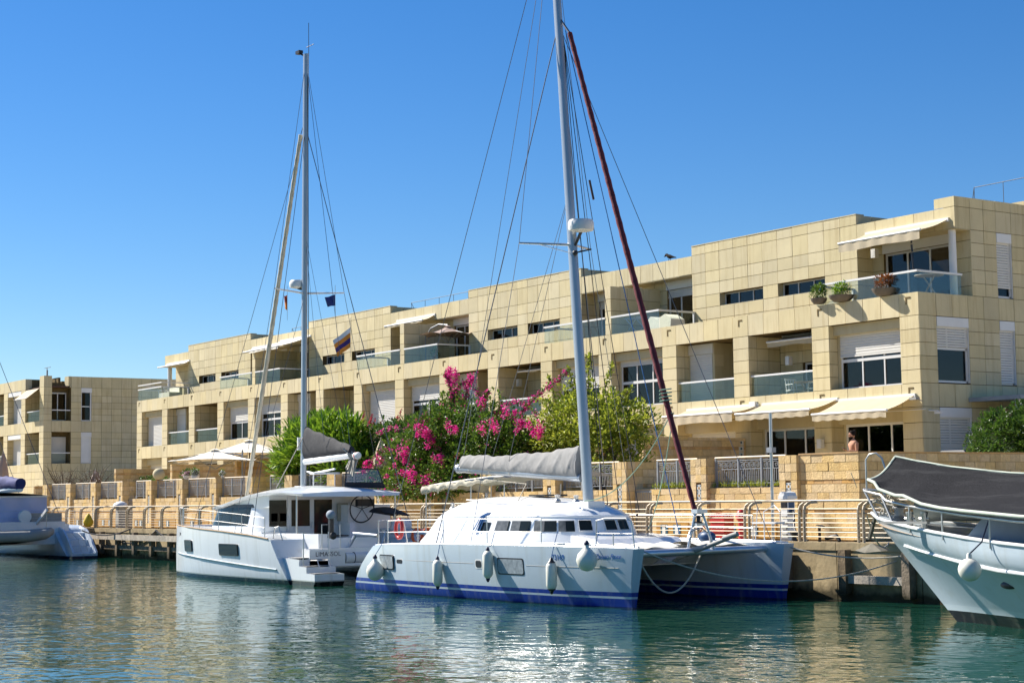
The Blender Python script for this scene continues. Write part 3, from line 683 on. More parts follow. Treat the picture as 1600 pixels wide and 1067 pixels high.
for i in range(NW):
    x0 = PXS[i]; x1 = x0+PW; nm = 'near the bare chested man' if i == 0 else ''
    lab = 'tan stone garden wall with tiled pillar, '+ORD[i]+' bay from the right end'
    gw = TH('garden_wall', lab, 'wall', (x0, WY, 1.2), 'stone garden walls along the promenade'); gw.o['kind'] = 'thing'
    pc = Pieces(); bd = Pieces(); core = MB()
    ZP = 3.44
    core.box(x0+.03, x1-.03, WY+.05, WY+.62, 1.16, ZP-.01)
    # pillar blocks, three by row, with a decorative tile insert on its front
    zz = rng(1.2, ZP, .225)
    for r_, (a, b) in enumerate(zip(zz, zz[1:])):
        for c in range(3):
            if c == 1 and 1.4 < (a+b)/2 < 2.72: continue
            pc.add(x0+PW*c/3+.004, x0+PW*(c+1)/3-.004, WY-random.uniform(0, .015), WY+.08, a+.004, b-.004)
        for c in range(2): pc.add(x1-.08, x1+random.uniform(0, .012), WY+.06+.29*c+.004, WY+.06+.29*(c+1)-.004, a+.004, b-.004)
    ti = MB(); ti.box(x0+PW/3+.01, x0+2*PW/3-.01, WY+.02, WY+.06, 1.42, 2.70); gw.part(ti, 'tile_backing', 'tile_white')
    for k in range(6):
        zc = 1.53+k*.215; m = MB(); cx = x0+PW/2
        m.box(cx-.085, cx+.085, WY+.008, WY+.02, zc-.09, zc+.09, 0); m.box(cx-.03, cx+.03, WY+.002, WY+.008, zc-.03, zc+.03, 1)
        for sx in (-1, 1):
            for sz in (-1, 1): m.box(cx+sx*.06-.018, cx+sx*.06+.018, WY+.003, WY+.008, zc+sz*.062-.018, zc+sz*.062+.018, 2)
        gw.part(m, 'tile', ['tile_white', 'tile_ochre', 'tile_blue'])
    # low wall to the right of this pillar, towards the next one
    xr = PXS[i-1] if i else None
    gate = i in (2, 5, 9, 13)
    if i == 0:
        x2 = -30.9; core.box(x1, x2-.03, WY+.14, WY+.5, 1.16, 3.42); courses(pc, bd, x1+.02, x2, WY+.10, WY+.5, 3.43)
        core.box(x2-.3, x2-.03, WY+.14, 42, 1.16, 3.42); courses(pc, bd, 0, x2, WY+.14, 39.5, 3.43, axis='x')
        gw.part(MB().box(x1+.0, x2+.015, WY+.07, WY+.55, 3.432, 3.47), 'coping', 'block_band')
        gw.part(MB().box(x2-.34, x2+.02, WY+.55, 42, 3.432, 3.47), 'coping', 'block_band')
    else:
        xa, xb = x1, xr
        if gate: xa = x1+1.05
        core.box(xa+.01, xb-.005, WY+.16, WY+.45, 1.16, 2.58); 
        courses(pc, bd, xa, xb-.005, WY+.12, WY+.45, 2.60)
        greek_panel(gw, xa+.06, xb-.03, WY+.3, 2.62, 3.44)
        if not gate or True:   # ochre plinth with blue tile pictures below
            gw.part(MB().box(xa+.25, xb-.25, WY+.06, WY+.10, 1.22, 1.62), 'plinth', 'tile_ochre')
            for q in (.32, .62):
                xx = xa+(xb-xa)*q; m = MB(); m.box(xx-.16, xx+.16, WY+.045, WY+.06, 1.26, 1.56, 0); m.box(xx-.07, xx+.07, WY+.038, WY+.045, 1.28, 1.54, 1); gw.part(m, 'tile_picture', ['tile_blue', 'tile_white'])
        if gate:
            g = MB(); gx0, gx1 = x1+.03, xa-.03
            g.box(gx0, gx0+.05, WY+.3, WY+.35, 1.2, 2.55); g.box(gx1-.05, gx1, WY+.3, WY+.35, 1.2, 2.75); g.box(gx0, gx1, WY+.3, WY+.35, 2.50, 2.55); g.box(gx0, gx1, WY+.3, WY+.35, 1.28, 1.33)
            for q in range(1, 12): g.box(gx0+(gx1-gx0)*q/12-.008, gx0+(gx1-gx0)*q/12+.008, WY+.31, WY+.33, 1.33, 2.5)
            gw.part(g, 'gate', 'iron')
            for q in range(6): gw.part(MB().box(x1, xa, WY+.5+.3*q, WY+2.4, 1.16+.23*q, 1.16+.23*(q+1)), 'step', 'paving')
            courses(pc, bd, 0, x1, WY+.64, WY+2.4, 3.43, axis='x', zbase=1.2); core.box(x1-.4, x1-.06, WY+.62, WY+2.4, 1.16, 3.42)
    gw.part(core, 'wall_core', 'mortar')
    pc.build(gw.o, 'block', 'block', 300, 9.0, 'stonework'); bd.build(gw.o, 'band_block', 'block_band', 60, 5.0, 'band_stonework')
# privacy walls between the terraces
for n_, (k, top) in enumerate(((14, 4.5), (12, 4.5), (10, 4.5), (8, 4.5), (6, 4.62), (4, 4.5), (2, 4.42))):
    x = XC[k]+.3
    pw = TH('privacy_wall', 'brown stone privacy wall between terraces, '+ORD[n_]+' from the right', 'wall', (x, 40.5, 2.6), 'privacy walls between the terraces'); pw.o['kind'] = 'thing'
    pc = Pieces(); bd = Pieces(); core = MB()
    y0 = 38.1 if k != 14 else 38.1
    core.box(x+.02, x+.27, y0+.03, 42.9, 2.6, top-.01); courses(pc, bd, 0, x+.3, y0, 42.95, top, axis='x', zbase=2.6, bw=.46)
    courses(pc, bd, x, x+.3, y0, 0, top, zbase=2.6, bw=.3)
    # lower front part
    core.box(x+.02, x+.27, 33.2, y0, 2.6, 3.42); courses(pc, bd, 0, x+.3, 33.2, y0, 3.44, axis='x', zbase=2.6, bw=.46)
    pw.part(core, 'wall_core', 'mortar'); pc.build(pw.o, 'block', 'block', 300, 9, 'stonework'); bd.build(pw.o, 'band_block', 'block_band', 60, 5, 'band_stonework')
    if k == 14:
        for q in range(8):
            m = MB(); zc = 2.75+q*.225; m.box(x+.3, x+.315, 42.62, 42.84, zc-.1, zc+.1, 0); m.box(x+.315, x+.32, 42.69, 42.77, zc-.04, zc+.04, 1); pw.part(m, 'tile', ['tile_white', 'tile_blue'])
# ================================================================== boats
def bandmat(name, bands, base, rough=.22):
    """gelcoat with painted boot-top stripes at given heights above the waterline"""
    m = mat(name, base, rough, coat=.3); N = m.node_tree.nodes; L = m.node_tree.links; b = N['Principled BSDF']
    g = N.new('ShaderNodeNewGeometry'); sp = N.new('ShaderNodeSeparateXYZ'); L.new(g.outputs['Position'], sp.inputs[0])
    mr = N.new('ShaderNodeMapRange'); mr.inputs[1].default_value = -1; mr.inputs[2].default_value = 3; L.new(sp.outputs[2], mr.inputs[0])
    r = N.new('ShaderNodeValToRGB'); r.color_ramp.interpolation = 'CONSTANT'; L.new(mr.outputs[0], r.inputs[0])
    r.color_ramp.elements[0].color = (*bands[0][1], 1); r.color_ramp.elements[1].position = (bands[1][0]+1)/4; r.color_ramp.elements[1].color = (*bands[1][1], 1)
    for z, c in bands[2:]:
        e = r.color_ramp.elements.new((z+1)/4); e.color = (*c, 1)
    t = N.new('ShaderNodeTexNoise'); t.inputs['Scale'].default_value = 1.3; t.inputs['Detail'].default_value = 5; L.new(g.outputs['Position'], t.inputs['Vector'])
    m2 = N.new('ShaderNodeMapRange'); L.new(t.outputs[0], m2.inputs[0]); m2.inputs[3].default_value = .93; m2.inputs[4].default_value = 1.05
    h = N.new('ShaderNodeHueSaturation'); L.new(r.outputs[0], h.inputs['Color']); L.new(m2.outputs[0], h.inputs['Value']); mp = N.new('ShaderNodeMapping'); mp.inputs['Scale'].default_value = (5, 5, .5); L.new(g.outputs['Position'], mp.inputs[0])
    t2 = N.new('ShaderNodeTexNoise'); t2.inputs['Scale'].default_value = 1; t2.inputs['Detail'].default_value = 7; L.new(mp.outputs[0], t2.inputs['Vector'])
    m3 = N.new('ShaderNodeMapRange'); L.new(t2.outputs[0], m3.inputs[0]); m3.inputs[1].default_value = .52; m3.inputs[2].default_value = .78; m3.inputs[3].default_value = 0; m3.inputs[4].default_value = .30
    mx_ = N.new('ShaderNodeMix'); mx_.data_type = 'RGBA'; L.new(m3.outputs[0], mx_.inputs['Factor']); L.new(h.outputs[0], mx_.inputs['A']); mx_.inputs['B'].default_value = (.33, .32, .24, 1)
    L.new(mx_.outputs['Result'], b.inputs['Base Color'])
GEL = (.50, .575, .625); BLUE = (.012, .035, .28)
bandmat('hull_blue_stripe', [(-1, (.01, .02, .12)), (.03, BLUE), (.20, GEL), (.245, BLUE), (.33, GEL)], GEL)
bandmat('hull_dark_boot', [(-1, (.015, .02, .02)), (.11, (.40, .43, .40)), (.15, (.70, .73, .74))], GEL)
bandmat('hull_navy_boot', [(-1, (.01, .015, .05)), (.10, (.60, .66, .72))], GEL)
bandmat('hull_gulet', [(-1, (.02, .017, .02)), (.20, (.60, .68, .72)), (.30, (.52, .60, .65))], GEL, .3)
class Hull:
    """stations: (x at deck, x at waterline, half breadth deck, half breadth waterline, deck height)"""
    def __init__(s, st, yc, keel=.5, ex=1.5): s.st = st; s.yc = yc; s.keel = keel; s.ex = ex
    ZF = [1.0, .93, .8, .6, .42, .25, .08]
    def ring(s, q):
        xd, xw, bd, bw, zd = q; L = []
        for f in s.ZF:
            L.append((f*zd, bw+(bd-bw)*(1-(1-f)**1.7)))
        L += [(-.15, bw*.85), (-.35, bw*.5), (-s.keel, .02)]
        def X(z): return xw+(xd-xw)*max(0, z/zd)**s.ex
        return [(X(z), s.yc-b, z) for z, b in L]+[(X(z), s.yc+b, z) for z, b in reversed(L[:-1])]
    def mesh(s): return MB().loft([s.ring(q) for q in s.st])
    def interp(s, x):
        st = s.st
        for a, b in zip(st, st[1:]):
            if a[0] <= x <= b[0] or b[0] <= x <= a[0]:
                t = (x-a[0])/(b[0]-a[0]); return [a[i]+(b[i]-a[i])*t for i in range(5)]
        return list(st[0] if abs(x-st[0][0]) < abs(x-st[-1][0]) else st[-1])
    def y(s, x, z, side=-1):
        q = s.interp(x); f = max(.08, min(1, z/q[4])); B_ = lambda g: q[3]+(q[2]-q[3])*(1-(1-g)**1.7)
        for a, b in zip(s.ZF, s.ZF[1:]):        # the plating runs straight between the modelled levels
            if b <= f <= a: t = (f-b)/(a-b); return s.yc+side*(B_(b)+(B_(a)-B_(b))*t)
        return s.yc+side*B_(f)
def window_decal(h, x0, x1, z0, z1, rim=.03, px=0):
    """hull port: dark rim and glass following the topsides, slightly proud"""
    m = MB()
    for mi, d, e in ((0, .006+px, 0), (1, .012+px, rim)):
        P = [(x0+e, z0+e), (x1-e, z0+e), (x1-e, z1-e), (x0+e, z1-e)]; q = []
        for i in range(4):      # rounded corners
            p, a, b = P[i], P[i-1], P[(i+1) % 4]; rr = min(.06, (z1-z0)*.25)
            da = Vector((a[0]-p[0], a[1]-p[1])).normalized()*rr; db = Vector((b[0]-p[0], b[1]-p[1])).normalized()*rr
            q += [(p[0]+da.x, p[1]+da.y), (p[0]+(da.x+db.x)*.25, p[1]+(da.y+db.y)*.25), (p[0]+db.x, p[1]+db.y)]
        n = len(q); m.add([(x, h.y(x, z)-d, z) for x, z in q]+[(x, h.y(x, z)+.05, z) for x, z in q], [tuple(range(n))]+[(i, (i+1) % n, (i+1) % n+n, i+n) for i in range(n)], mi)
    return m
def stay(th, a, b, r=.010, m='wire', name='stay'): return th.part(MB().tube([a, b], r, 5), name, m)
def sag(a, b, d, n=10):
    a, b = Vector(a), Vector(b); return [a.lerp(b, i/n)-Vector((0, 0, 4*d*(i/n)*(1-i/n))) for i in range(n+1)]
def stanchions(th, pts, h=.62, wires=2, m='steel'):
    for p in pts: th.part(MB().tube([p, (p[0], p[1], p[2]+h)], .013, 6), 'stanchion', m)
    for k in range(wires):
        zz = h*(1-.48*k)-.01
        th.part(MB().tube([(p[0], p[1], p[2]+zz) for p in pts], .007, 5), 'lifeline', m)
def ringpt(th, z, Z, XA, XF, W, yc, n):
    def it(q):
        for i in range(len(Z)-1):
            if z <= Z[i+1]: t = (z-Z[i])/(Z[i+1]-Z[i]); return q[i]+(q[i+1]-q[i])*t
        return q[-1]
    xa, xf, w_ = it(XA), it(XF), it(W); c, s = math.cos(th), math.sin(th)
    return Vector(((xa+xf)/2+(xf-xa)/2*math.copysign(abs(c)**(2/n), c), yc-w_*math.copysign(abs(s)**(2/n), s), z))
def shell_pane(fn, t0, t1, z0, z1, off=.012, nu=6):
    """curved pane lying just outside a lofted cabin side"""
    m = MB(); c = fn(math.pi/2, (z0+z1)/2); cx = fn(0, z0).x+fn(math.pi, z0).x
    def P(u, v, o):
        p = fn(t0+(t1-t0)*u, z0+(z1-z0)*v); q = fn(t0+(t1-t0)*u+.01, z0+(z1-z0)*v)-p; nrm = Vector((q.y, -q.x, 0)).normalized()
        ctr = Vector((cx/2, fn(0, z0).y, 0)); 
        if nrm.dot(Vector((p.x, p.y, 0))-ctr) < 0: nrm = -nrm
        return p+nrm*o
    m.grid(lambda u, v: P(u, v, off), nu, 2); return m

# ------------------------------------------------------------------ catamaran with blue stripes (centre)
C2 = TH('catamaran', 'white catamaran with blue waterline stripes and red furled sail in the centre', 'catamaran', (-34, 25.1, 0), 'catamarans moored along the quay')
st2 = [(-39.1, -40.22, .48, .40, 1.19), (-38.2, -38.9, .60, .49, 1.24), (-36, -36, .70, .56, 1.28), (-33, -33, .71, .56, 1.30), (-31, -31, .60, .44, 1.30), (-29.6, -29.6, .38, .20, 1.29), (-28.85, -28.95, .22, .075, 1.285), (-28.57, -28.76, .15, .05, 1.275)]
h2 = Hull(st2, 22.95, ex=1.7); h2f = Hull(st2, 27.35, ex=1.7)
hn = C2.part(h2.mesh(), 'hull', 'hull_blue_stripe', 45); hf = C2.part(h2f.mesh(), 'hull', 'hull_blue_stripe', 45)
def hp(mb, name, m, p, smooth=None): o = mb.build(name, m, p, smooth); return o
for x0, x1, z0, z1 in ((-38.62, -37.82, .60, .98), (-32.98, -31.98, .63, 1.02)): C2.part(window_decal(h2, x0, x1, z0, z1, px=.035 if x0 < -38 else 0), 'hull_window', ['plastic_black', 'port_curtain'])
for x0, x1, z0, z1 in ((-37.72, -37.36, .74, .90), (-33.92, -33.62, .74, .96)): C2.part(window_decal(h2, x0, x1, z0, z1), 'portlight', ['frame', 'plastic_black'])
for xa, xb in ((-37.3, -34.0), (-33.55, -33.05), (-31.9, -29.0)):
    C2.part(MB().tube([(xa+(xb-xa)*k/14, h2.y(xa+(xb-xa)*k/14, .86)+.002, .86) for k in range(15)], .008, 6), 'rub_line', 'hypalon')
for hh in (h2, h2f):       # toe rails
    for sd in (-1, 1): C2.part(MB().tube([(x, hh.y(x, 1.25, sd)+.03*-sd, hh.interp(x)[4]+.015) for x in (-39, -38, -36.5, -35, -33, -31.5, -30.3, -29.4, -28.8)], .022, 6), 'toe_rail', 'alu')
C2.part(MB().box(-39.2, -31.2, 23.2, 27.1, .78, 1.24), 'bridge_deck', 'gelcoat')
C2.part(MB().grid(lambda u, v: (-31.2+.35*math.sin(v*math.pi/2), 23.3+3.7*u, .80+.44*v), 10, 5), 'bridge_deck_front', 'gelcoat', 60)
Z2 = [1.26, 1.55, 1.88, 2.05, 2.25, 2.38, 2.43]; XA2 = [-39.7, -39.3, -38.95, -38.7, -38.2, -37.7, -37]; XF2 = [-32.05, -32.2, -32.35, -32.6, -33.2, -34.25, -35.2]; W2 = [1.66, 1.56, 1.46, 1.32, .98, .58, .25]
f2 = lambda t, z: ringpt(t, z, Z2, XA2, XF2, W2, 25.1, 2.9)
rings = []
for z in (1.2, 1.26, 1.4, 1.55, 1.72, 1.88, 1.97, 2.05, 2.13, 2.2, 2.26, 2.32, 2.37, 2.41, 2.43): rings.append([f2(k*2*math.pi/72, max(1.26, z))+Vector((0, 0, min(0, z-1.26))) for k in range(72)])
C2.part(MB().loft(rings), 'coachroof', 'gelcoat', 60)
ang = [1.571, 1.514, 1.466, 1.331, 1.309, 1.082, 1.034, 0.738, 0.712, 0.484, 0.427, 0.228, 0.054, -0.033, -0.055, -0.228]
for i in range(8):
    for s_ in ((1, -1) if i < 4 else (1,)):
        z0, z1 = (1.585, 1.84) if i else (1.585, 1.80)
        if i >= 5: z0, z1 = 1.60, 1.85
        pn = C2.part(shell_pane(f2, s_*ang[2*i], s_*ang[2*i+1], z0, z1), 'cabin_window', 'cabin_glass', 60)
        if i in (1, 2, 3, 4):       # curtains behind the glass
            t0, t1 = s_*ang[2*i], s_*ang[2*i+1]; shell_pane(f2, t0, t0+(t1-t0)*(.9 if i == 1 else .45), z0, z1, .016).build('curtain', 'glazed_curtain', pn).matrix_parent_inverse = Matrix.Identity(4)
        if i >= 5 and s_ == 1:
            fr = MB(); q = [f2(ang[2*i]+(ang[2*i+1]-ang[2*i])*u, z0+(z1-z0)*v)+Vector((.03, -.01, 0)) for u, v in ((0, 0), (1, 0), (1, 1), (0, 1), (0, 0))]; fr.tube(q, .012, 5); C2.part(fr, 'window_frame', 'frame')
for x, y, r_ in ((-38.3, 23.95, .17), (-37.6, 24.35, .11)):      # round vents in the coaming
    pass
C2.part(MB().lathe([(.15, 0), (.17, .03), (.12, .05), (.0, .055)], (-38.35, 23.93, 1.62), 16, axis=Vector((-.3, -.8, .55)).normalized()), 'speaker_vent', 'hypalon', 40)
C2.part(MB().box(-35.2, -34.5, 24.75, 25.45, 2.43, 2.47), 'deck_hatch', 'plastic_black'); C2.part(MB().tube([(-37.4, 24.3, 2.36), (-35.5, 24.05, 2.33), (-34.2, 24.1, 2.28)], .015, 6), 'handrail', 'steel')
C2.part(MB().tube([f2(t_*.02*math.pi, 1.93)+(f2(t_*.02*math.pi, 1.93)-Vector((-35.3, 25.1, 1.93))).normalized()*.01 for t_ in range(-25, 31)], .035, 8), 'roof_brow', 'gelcoat', 60)
# foredeck, trampoline, crossbeam, striker
C2.part(MB().box(-32.2, -30.5, 23.4, 26.95, 1.10, 1.26), 'foredeck', 'deck_white'); C2.part(MB().prism([(-32.3, 1.26), (-31.1, 1.26), (-31.35, 1.42), (-32.3, 1.50)], 1, 23.9, 26.4), 'foredeck_step', 'gelcoat')
tr = MB()
for k in range(10): tr.box(-30.48+.115*k, -30.41+.115*k, 23.35, 26.95, 1.185, 1.20)
C2.part(tr, 'trampoline', 'deck_white')
C2.part(MB().grid(lambda u, v: (-30.6+.9*v+.03*math.sin(u*9), 23.5+1.5*u, 1.24+.10*math.sin(v*math.pi)+.02*math.sin(u*14)), 16, 8), 'folded_sheet', 'offwhite_cloth', 60)
C2.part(MB().grid(lambda u, v: (-30.7+1.1*v+.03*math.sin(u*9), 25.5+1.5*u, 1.26+.09*math.sin(v*math.pi)+.02*math.sin(u*11)), 16, 8), 'folded_sheet', 'offwhite_cloth', 60)
C2.part(MB().tube([(-29.1, 23.05, 1.14), (-29.1, 27.25, 1.16)], .085, 14), 'crossbeam', 'alu', 50)
C2.part(MB().tube([(-29.25, 24.9, 1.2), (-29.12, 25.05, 2.05)], .035, 8).tube([(-29.0, 25.45, 1.2), (-29.1, 25.2, 2.05)], .035, 8).box(-29.2, -29.0, 24.98, 25.28, 2.0, 2.09).box(-29.17, -29.05, 25.0, 25.26, 1.72, 1.78), 'striker', 'alu', 40)
C2.part(MB().tube([(-29.05, 24.8, 1.22+.28), (-29.05, 24.7, 1.4), (-29.05, 24.8, 1.6), (-29.05, 25.1, 1.68), (-29.05, 25.35, 1.55), (-29.05, 25.4, 1.3)], .018, 6), 'furling_drum_hoop', 'steel')
C2.part(MB().lathe([(.10, 0), (.11, .02), (.04, .04), (.04, .12), (.11, .14), (.10, .16)], (-29.1, 25.1, 1.78), 14), 'furling_drum', 'plastic_black', 40)
C2.part(MB().tube([(-29.5, 24.8, 1.0), (-28.0, 25.2, 1.52)], .05, 10).tube([(-28.3, 25.12, 1.44), (-27.95, 25.22, 1.55)], .06, 10), 'bowsprit_pole', 'hypalon', 40)
an = MB(); an.add([(-29.6, 24.6, 1.05), (-29.9, 24.35, .86), (-29.5, 24.55, .92), (-29.35, 24.85, 1.12), (-29.6, 24.75, 1.15)], [(0, 1, 2), (0, 2, 3), (0, 3, 4), (0, 4, 1), (1, 4, 3), (1, 3, 2)]); an.bar((-29.5, 24.7, 1.1), (-28.7, 25, 1.3), .05, .07); C2.part(an, 'anchor', 'iron')
# mast, boom, sails
mb = MB(); mb.loft([[(-33.16-1.2*t+.16*(1-.25*t)*math.cos(a), 25.1+.115*(1-.25*t)*math.sin(a), 2.2+15.8*t) for a in [k*2*math.pi/18 for k in range(18)]] for t in [i/12 for i in range(13)]])
mast = C2.part(mb, 'mast', 'mast_paint', 60)
def mx(z): return -33.16-1.2*(z-2.2)/15.8
C2.part(MB().box(-33.45, -32.85, 24.85, 25.35, 2.12, 2.29), 'mast_step', 'deck_white')
for s_ in (-1, 1): C2.part(MB().tube([(mx(8.66), 25.1+.08*s_, 8.66), (mx(8.66)-.72, 25.1+1.12*s_, 8.72)], [.035, .025], 8).tube([(mx(8.3), 25.1+.08*s_, 8.45), (mx(8.66)-.45, 25.1+.7*s_, 8.68)], .012, 5), 'spreader', 'alu')
rd = C2.part(MB().lathe([(.05, -.12), (.30, -.07), (.32, 0), (.32, .12), (.29, .19), (.1, .22), (.01, .225)], (mx(9)+.5, 25.02, 9.02), 20), 'radar_dome', 'white_paint', 40)
C2.part(MB().tube([(mx(8.7)+.1, 25.1, 8.62), (mx(9)+.5, 25.02, 8.92)], .04, 8).tube([(mx(8.5)+.1, 25.1, 8.45), (mx(8.5)+.5, 25.3, 8.5)], .02, 6).sphere((mx(8.4)+.22, 25.0, 8.42), .07), 'radar_bracket', 'plastic_black')
bm0, bm1 = Vector((-33.42, 25.1, 2.86)), Vector((-38.9, 25.1, 3.20))
C2.part(MB().tube([bm0, bm1], .10, 12).tube([bm1, bm1+Vector((-.12, 0, .01))], .13, 10), 'boom', 'mast_paint', 50)
def bagring(t):
    c = bm0.lerp(bm1, t); top = .80*(1-t)**1.1+.40*t+.02*math.sin(t*17)+.012*math.sin(t*41+1)-.06*math.sin(t*math.pi); wd = .15+.015*math.sin(t*11)
    L = []
    for k in range(36):
        a = k*2*math.pi/36; zz = (1-math.cos(a))/2
        cr = .022*(1-abs(math.sin(t*23+zz*2.4+1.6*math.sin(t*6))))**3*math.sin(zz*3.1)+.016*(1-abs(math.sin(t*47-zz*3.1+2*math.sin(t*11))))**4*(1-zz)+.004*math.sin(t*61+zz*5)
        L.append((c.x+.01*math.sin(k*2+t*30), c.y+math.sin(a)*(wd*(1.2-.65*zz)+cr), c.z-.03+top*zz+.01*math.sin(t*77)*zz))
    return L
bag = C2.part(MB().loft([bagring(.015+.965*i/150) for i in range(151)]), 'sail_cover', 'grey_cloth', 80)
for t in (.55, .72, .9): C2.part(MB().tube([bm0.lerp(bm1, t)+Vector((0, -.125, -.02)), bm0.lerp(bm1, t)+Vector((0, -.0, -.115)), bm0.lerp(bm1, t)+Vector((0, .12, 0))], .012, 5), 'strap', 'rope')
furl = MB(); a_, b_ = Vector((-29.2, 25.1, 2.0)), Vector((-33.62, 25.1, 14.05)); n_ = 120; rr = []
pts = [a_.lerp(b_, i/n_) for i in range(n_+1)]
for i in range(n_+1):
    t = i/n_; rr.append((.054+.030*math.sin(min(1, t*2.2)*math.pi*.5)*(1-.75*t)+.005*math.sin(t*210)))
furl.tube(pts, rr, 10); C2.part(furl, 'furled_sail', 'red_sail', 80)
stay(C2, b_, (mx(14.6), 25.1, 14.6), .03)
co = MB(); cc = a_.lerp(b_, .218)
co.tube([cc+Vector((.14*math.cos(k*.9), .14*math.sin(k*.9), k*.012-.12)) for k in range(30)], .016, 5); C2.part(co, 'rope_coil', 'rope_green')
# standing and running rigging
MT = Vector((mx(14.4), 25.1, 14.4)); M2 = Vector((mx(17.6), 25.1, 17.6))
CPn, CPf = Vector((-35.9, 22.42, 1.3)), Vector((-35.9, 27.9, 1.3))
SPn, SPf = Vector((mx(8.66)-.72, 23.98, 8.72)), Vector((mx(8.66)-.72, 26.22, 8.72))
for a, b, r_ in ((MT, CPn, .014), (MT, CPf, .014), (M2, SPn, .008), (M2, SPf, .008), (SPn, Vector((-34.6, 22.6, 1.35)), .008), (SPf, Vector((-34.6, 27.7, 1.35)), .008), (M2, Vector((-38.6, 22.6, 1.3)), .009), (MT, (-29.0, 27.2, 1.35), .009), (M2, bm1+Vector((0, .05, .1)), .008), (Vector((mx(10), 25.1, 10)), bm0.lerp(bm1, .55)+Vector((0, -.1, .3)), .007), (Vector((mx(10), 25.1, 10)), bm0.lerp(bm1, .75)+Vector((0, .1, .3)), .007)): stay(C2, a, b, r_)
for b in ((-32.6, 25.6, 2.2), (-32.2, 25.9, 2.0), (-32.9, 25.35, 2.3)): stay(C2, (mx(14)+.1, 25.15, 14), b, .010, 'rope_dark', 'halyard')
stay(C2, (mx(14)+.13, 25.2, 14.2), (-30.6, 25.8, 1.5), .012, 'rope_blue', 'halyard')
C2.part(MB().tube([(mx(10.4)+.75, 25.2, 10.2), (mx(10.4)+.9, 25.2, 9.7)], .03, 6), 'block', 'dark_wood')
C2.part(MB().tube(sag((-29.95, 25.1, 4.3), (-32.8, 24.7, 2.3), .5, 14), .013, 5), 'sheet', 'rope_green'); C2.part(MB().tube(sag((-29.95, 25.15, 4.3), (-32.0, 26.0, 1.6), .35, 14), .013, 5), 'sheet', 'rope_green')
# lifelines and pulpit
stanchions(C2, [(x, h2.y(x, 1.25)+.08, h2.interp(x)[4]) for x in (-38.3, -36.67, -35.43, -33.48, -31.4)])
pu = [(-29.7, 22.66), (-29.4, 22.68), (-28.8, 22.85), (-28.7, 23.05)]
C2.part(MB().tube([(-29.75, 22.7, 1.3), (-29.72, 22.7, 1.88), (-29.4, 22.7, 1.93), (-28.85, 22.85, 1.93), (-28.75, 22.9, 1.85), (-28.68, 22.92, 1.3)], .016, 7).tube([(-29.2, 22.75, 1.3), (-29.2, 22.75, 1.62)], .013, 6).tube([(-29.73, 22.7, 1.6), (-28.71, 22.92, 1.6)], .011, 6), 'pulpit', 'steel')
C2.part(MB().tube([(-29.6, 27.55, 1.3), (-29.6, 27.55, 2.0), (-29.3, 27.6, 2.15), (-29.0, 27.5, 2.0), (-29.0, 27.5, 1.3)], .014, 6).box(-29.75, -28.95, 27.3, 27.6, 1.72, 1.76).tube([(-29.7, 27.35, 1.3), (-29.6, 27.35, 2.1)], .012, 6), 'bow_seat', 'white_paint')
stanchions(C2, [(x, h2f.y(x, 1.25, 1)-.08, 1.3) for x in (-38.3, -35.4, -32.6, -30.2)])
C2.part(MB().tube([(-39.05, 22.6, 1.2), (-39.05, 22.6, 1.85), (-38.95, 23.3, 1.88), (-38.9, 23.4, 1.2)], .016, 6).tube([(-39.05, 22.6, 1.55), (-38.95, 23.3, 1.55)], .012, 6), 'pushpit', 'steel')
# bimini over the cockpit
def bim(u, v): x = -41.0+5.9*u; return (x, 25.15+2.3*v, 2.74+.20*math.sin(min(1, u*1.25)*math.pi/2)+.13*math.sin(v*math.pi)+.012*math.sin(u*40))
bi = C2.part(MB().grid(bim, 24, 10), 'bimini', 'offwhite_cloth', 80)
va = MB(); va.grid(lambda u, v: (bim(u*.62, 0)[0], 25.15-.05*math.sin(v*3)-.03*math.sin(u*50), bim(u*.62, 0)[2]+.01-.20*v*(1-.4*u)-.02*math.sin(u*31)), 40, 4); va.grid(lambda u, v: (-41.0-.06*math.sin(v*3), 25.15+2.3*u, bim(0, u)[2]-.22*v-.02*math.sin(u*31)), 20, 4); C2.part(va, 'rolled_valance', 'cream_sail', 80)
for x, y in ((-40.9, 25.2), (-38.6, 25.2), (-37.0, 25.2), (-40.9, 27.4), (-37.5, 27.4)): C2.part(MB().tube([(x, y, 1.25), (x+.05, y, 2.76)], .02, 6), 'bimini_pole', 'steel')
C2.part(MB().tube([(-34.9, 24.2, 2.30), (-35.8, 25.1, 2.75), (-37.6, 25.1, 2.88)], .012, 5), 'sheet', 'rope')
# winches and rope hank on the coachroof
for x, y, z in ((-38.15, 24.35, 2.12), (-33.0, 24.6, 2.28), (-33.7, 24.55, 2.3)): C2.part(MB().lathe([(.09, 0), (.08, .03), (.05, .06), (.055, .12), (.075, .15), (.02, .17)], (x, y, z), 12), 'winch', 'steel', 40)
hk = MB()
for k in range(5): hk.tube([(-35.55+.03*k, 23.95, 2.12), (-35.75+.05*k, 23.63+.02*(k % 2), 1.92), (-35.85+.06*k, 23.5, 1.62-.06*(k % 3)), (-35.7+.05*k, 23.62, 1.95), (-35.5+.03*k, 23.97, 2.13)], .013, 5)
C2.part(hk, 'rope_hank', 'rope_blue')
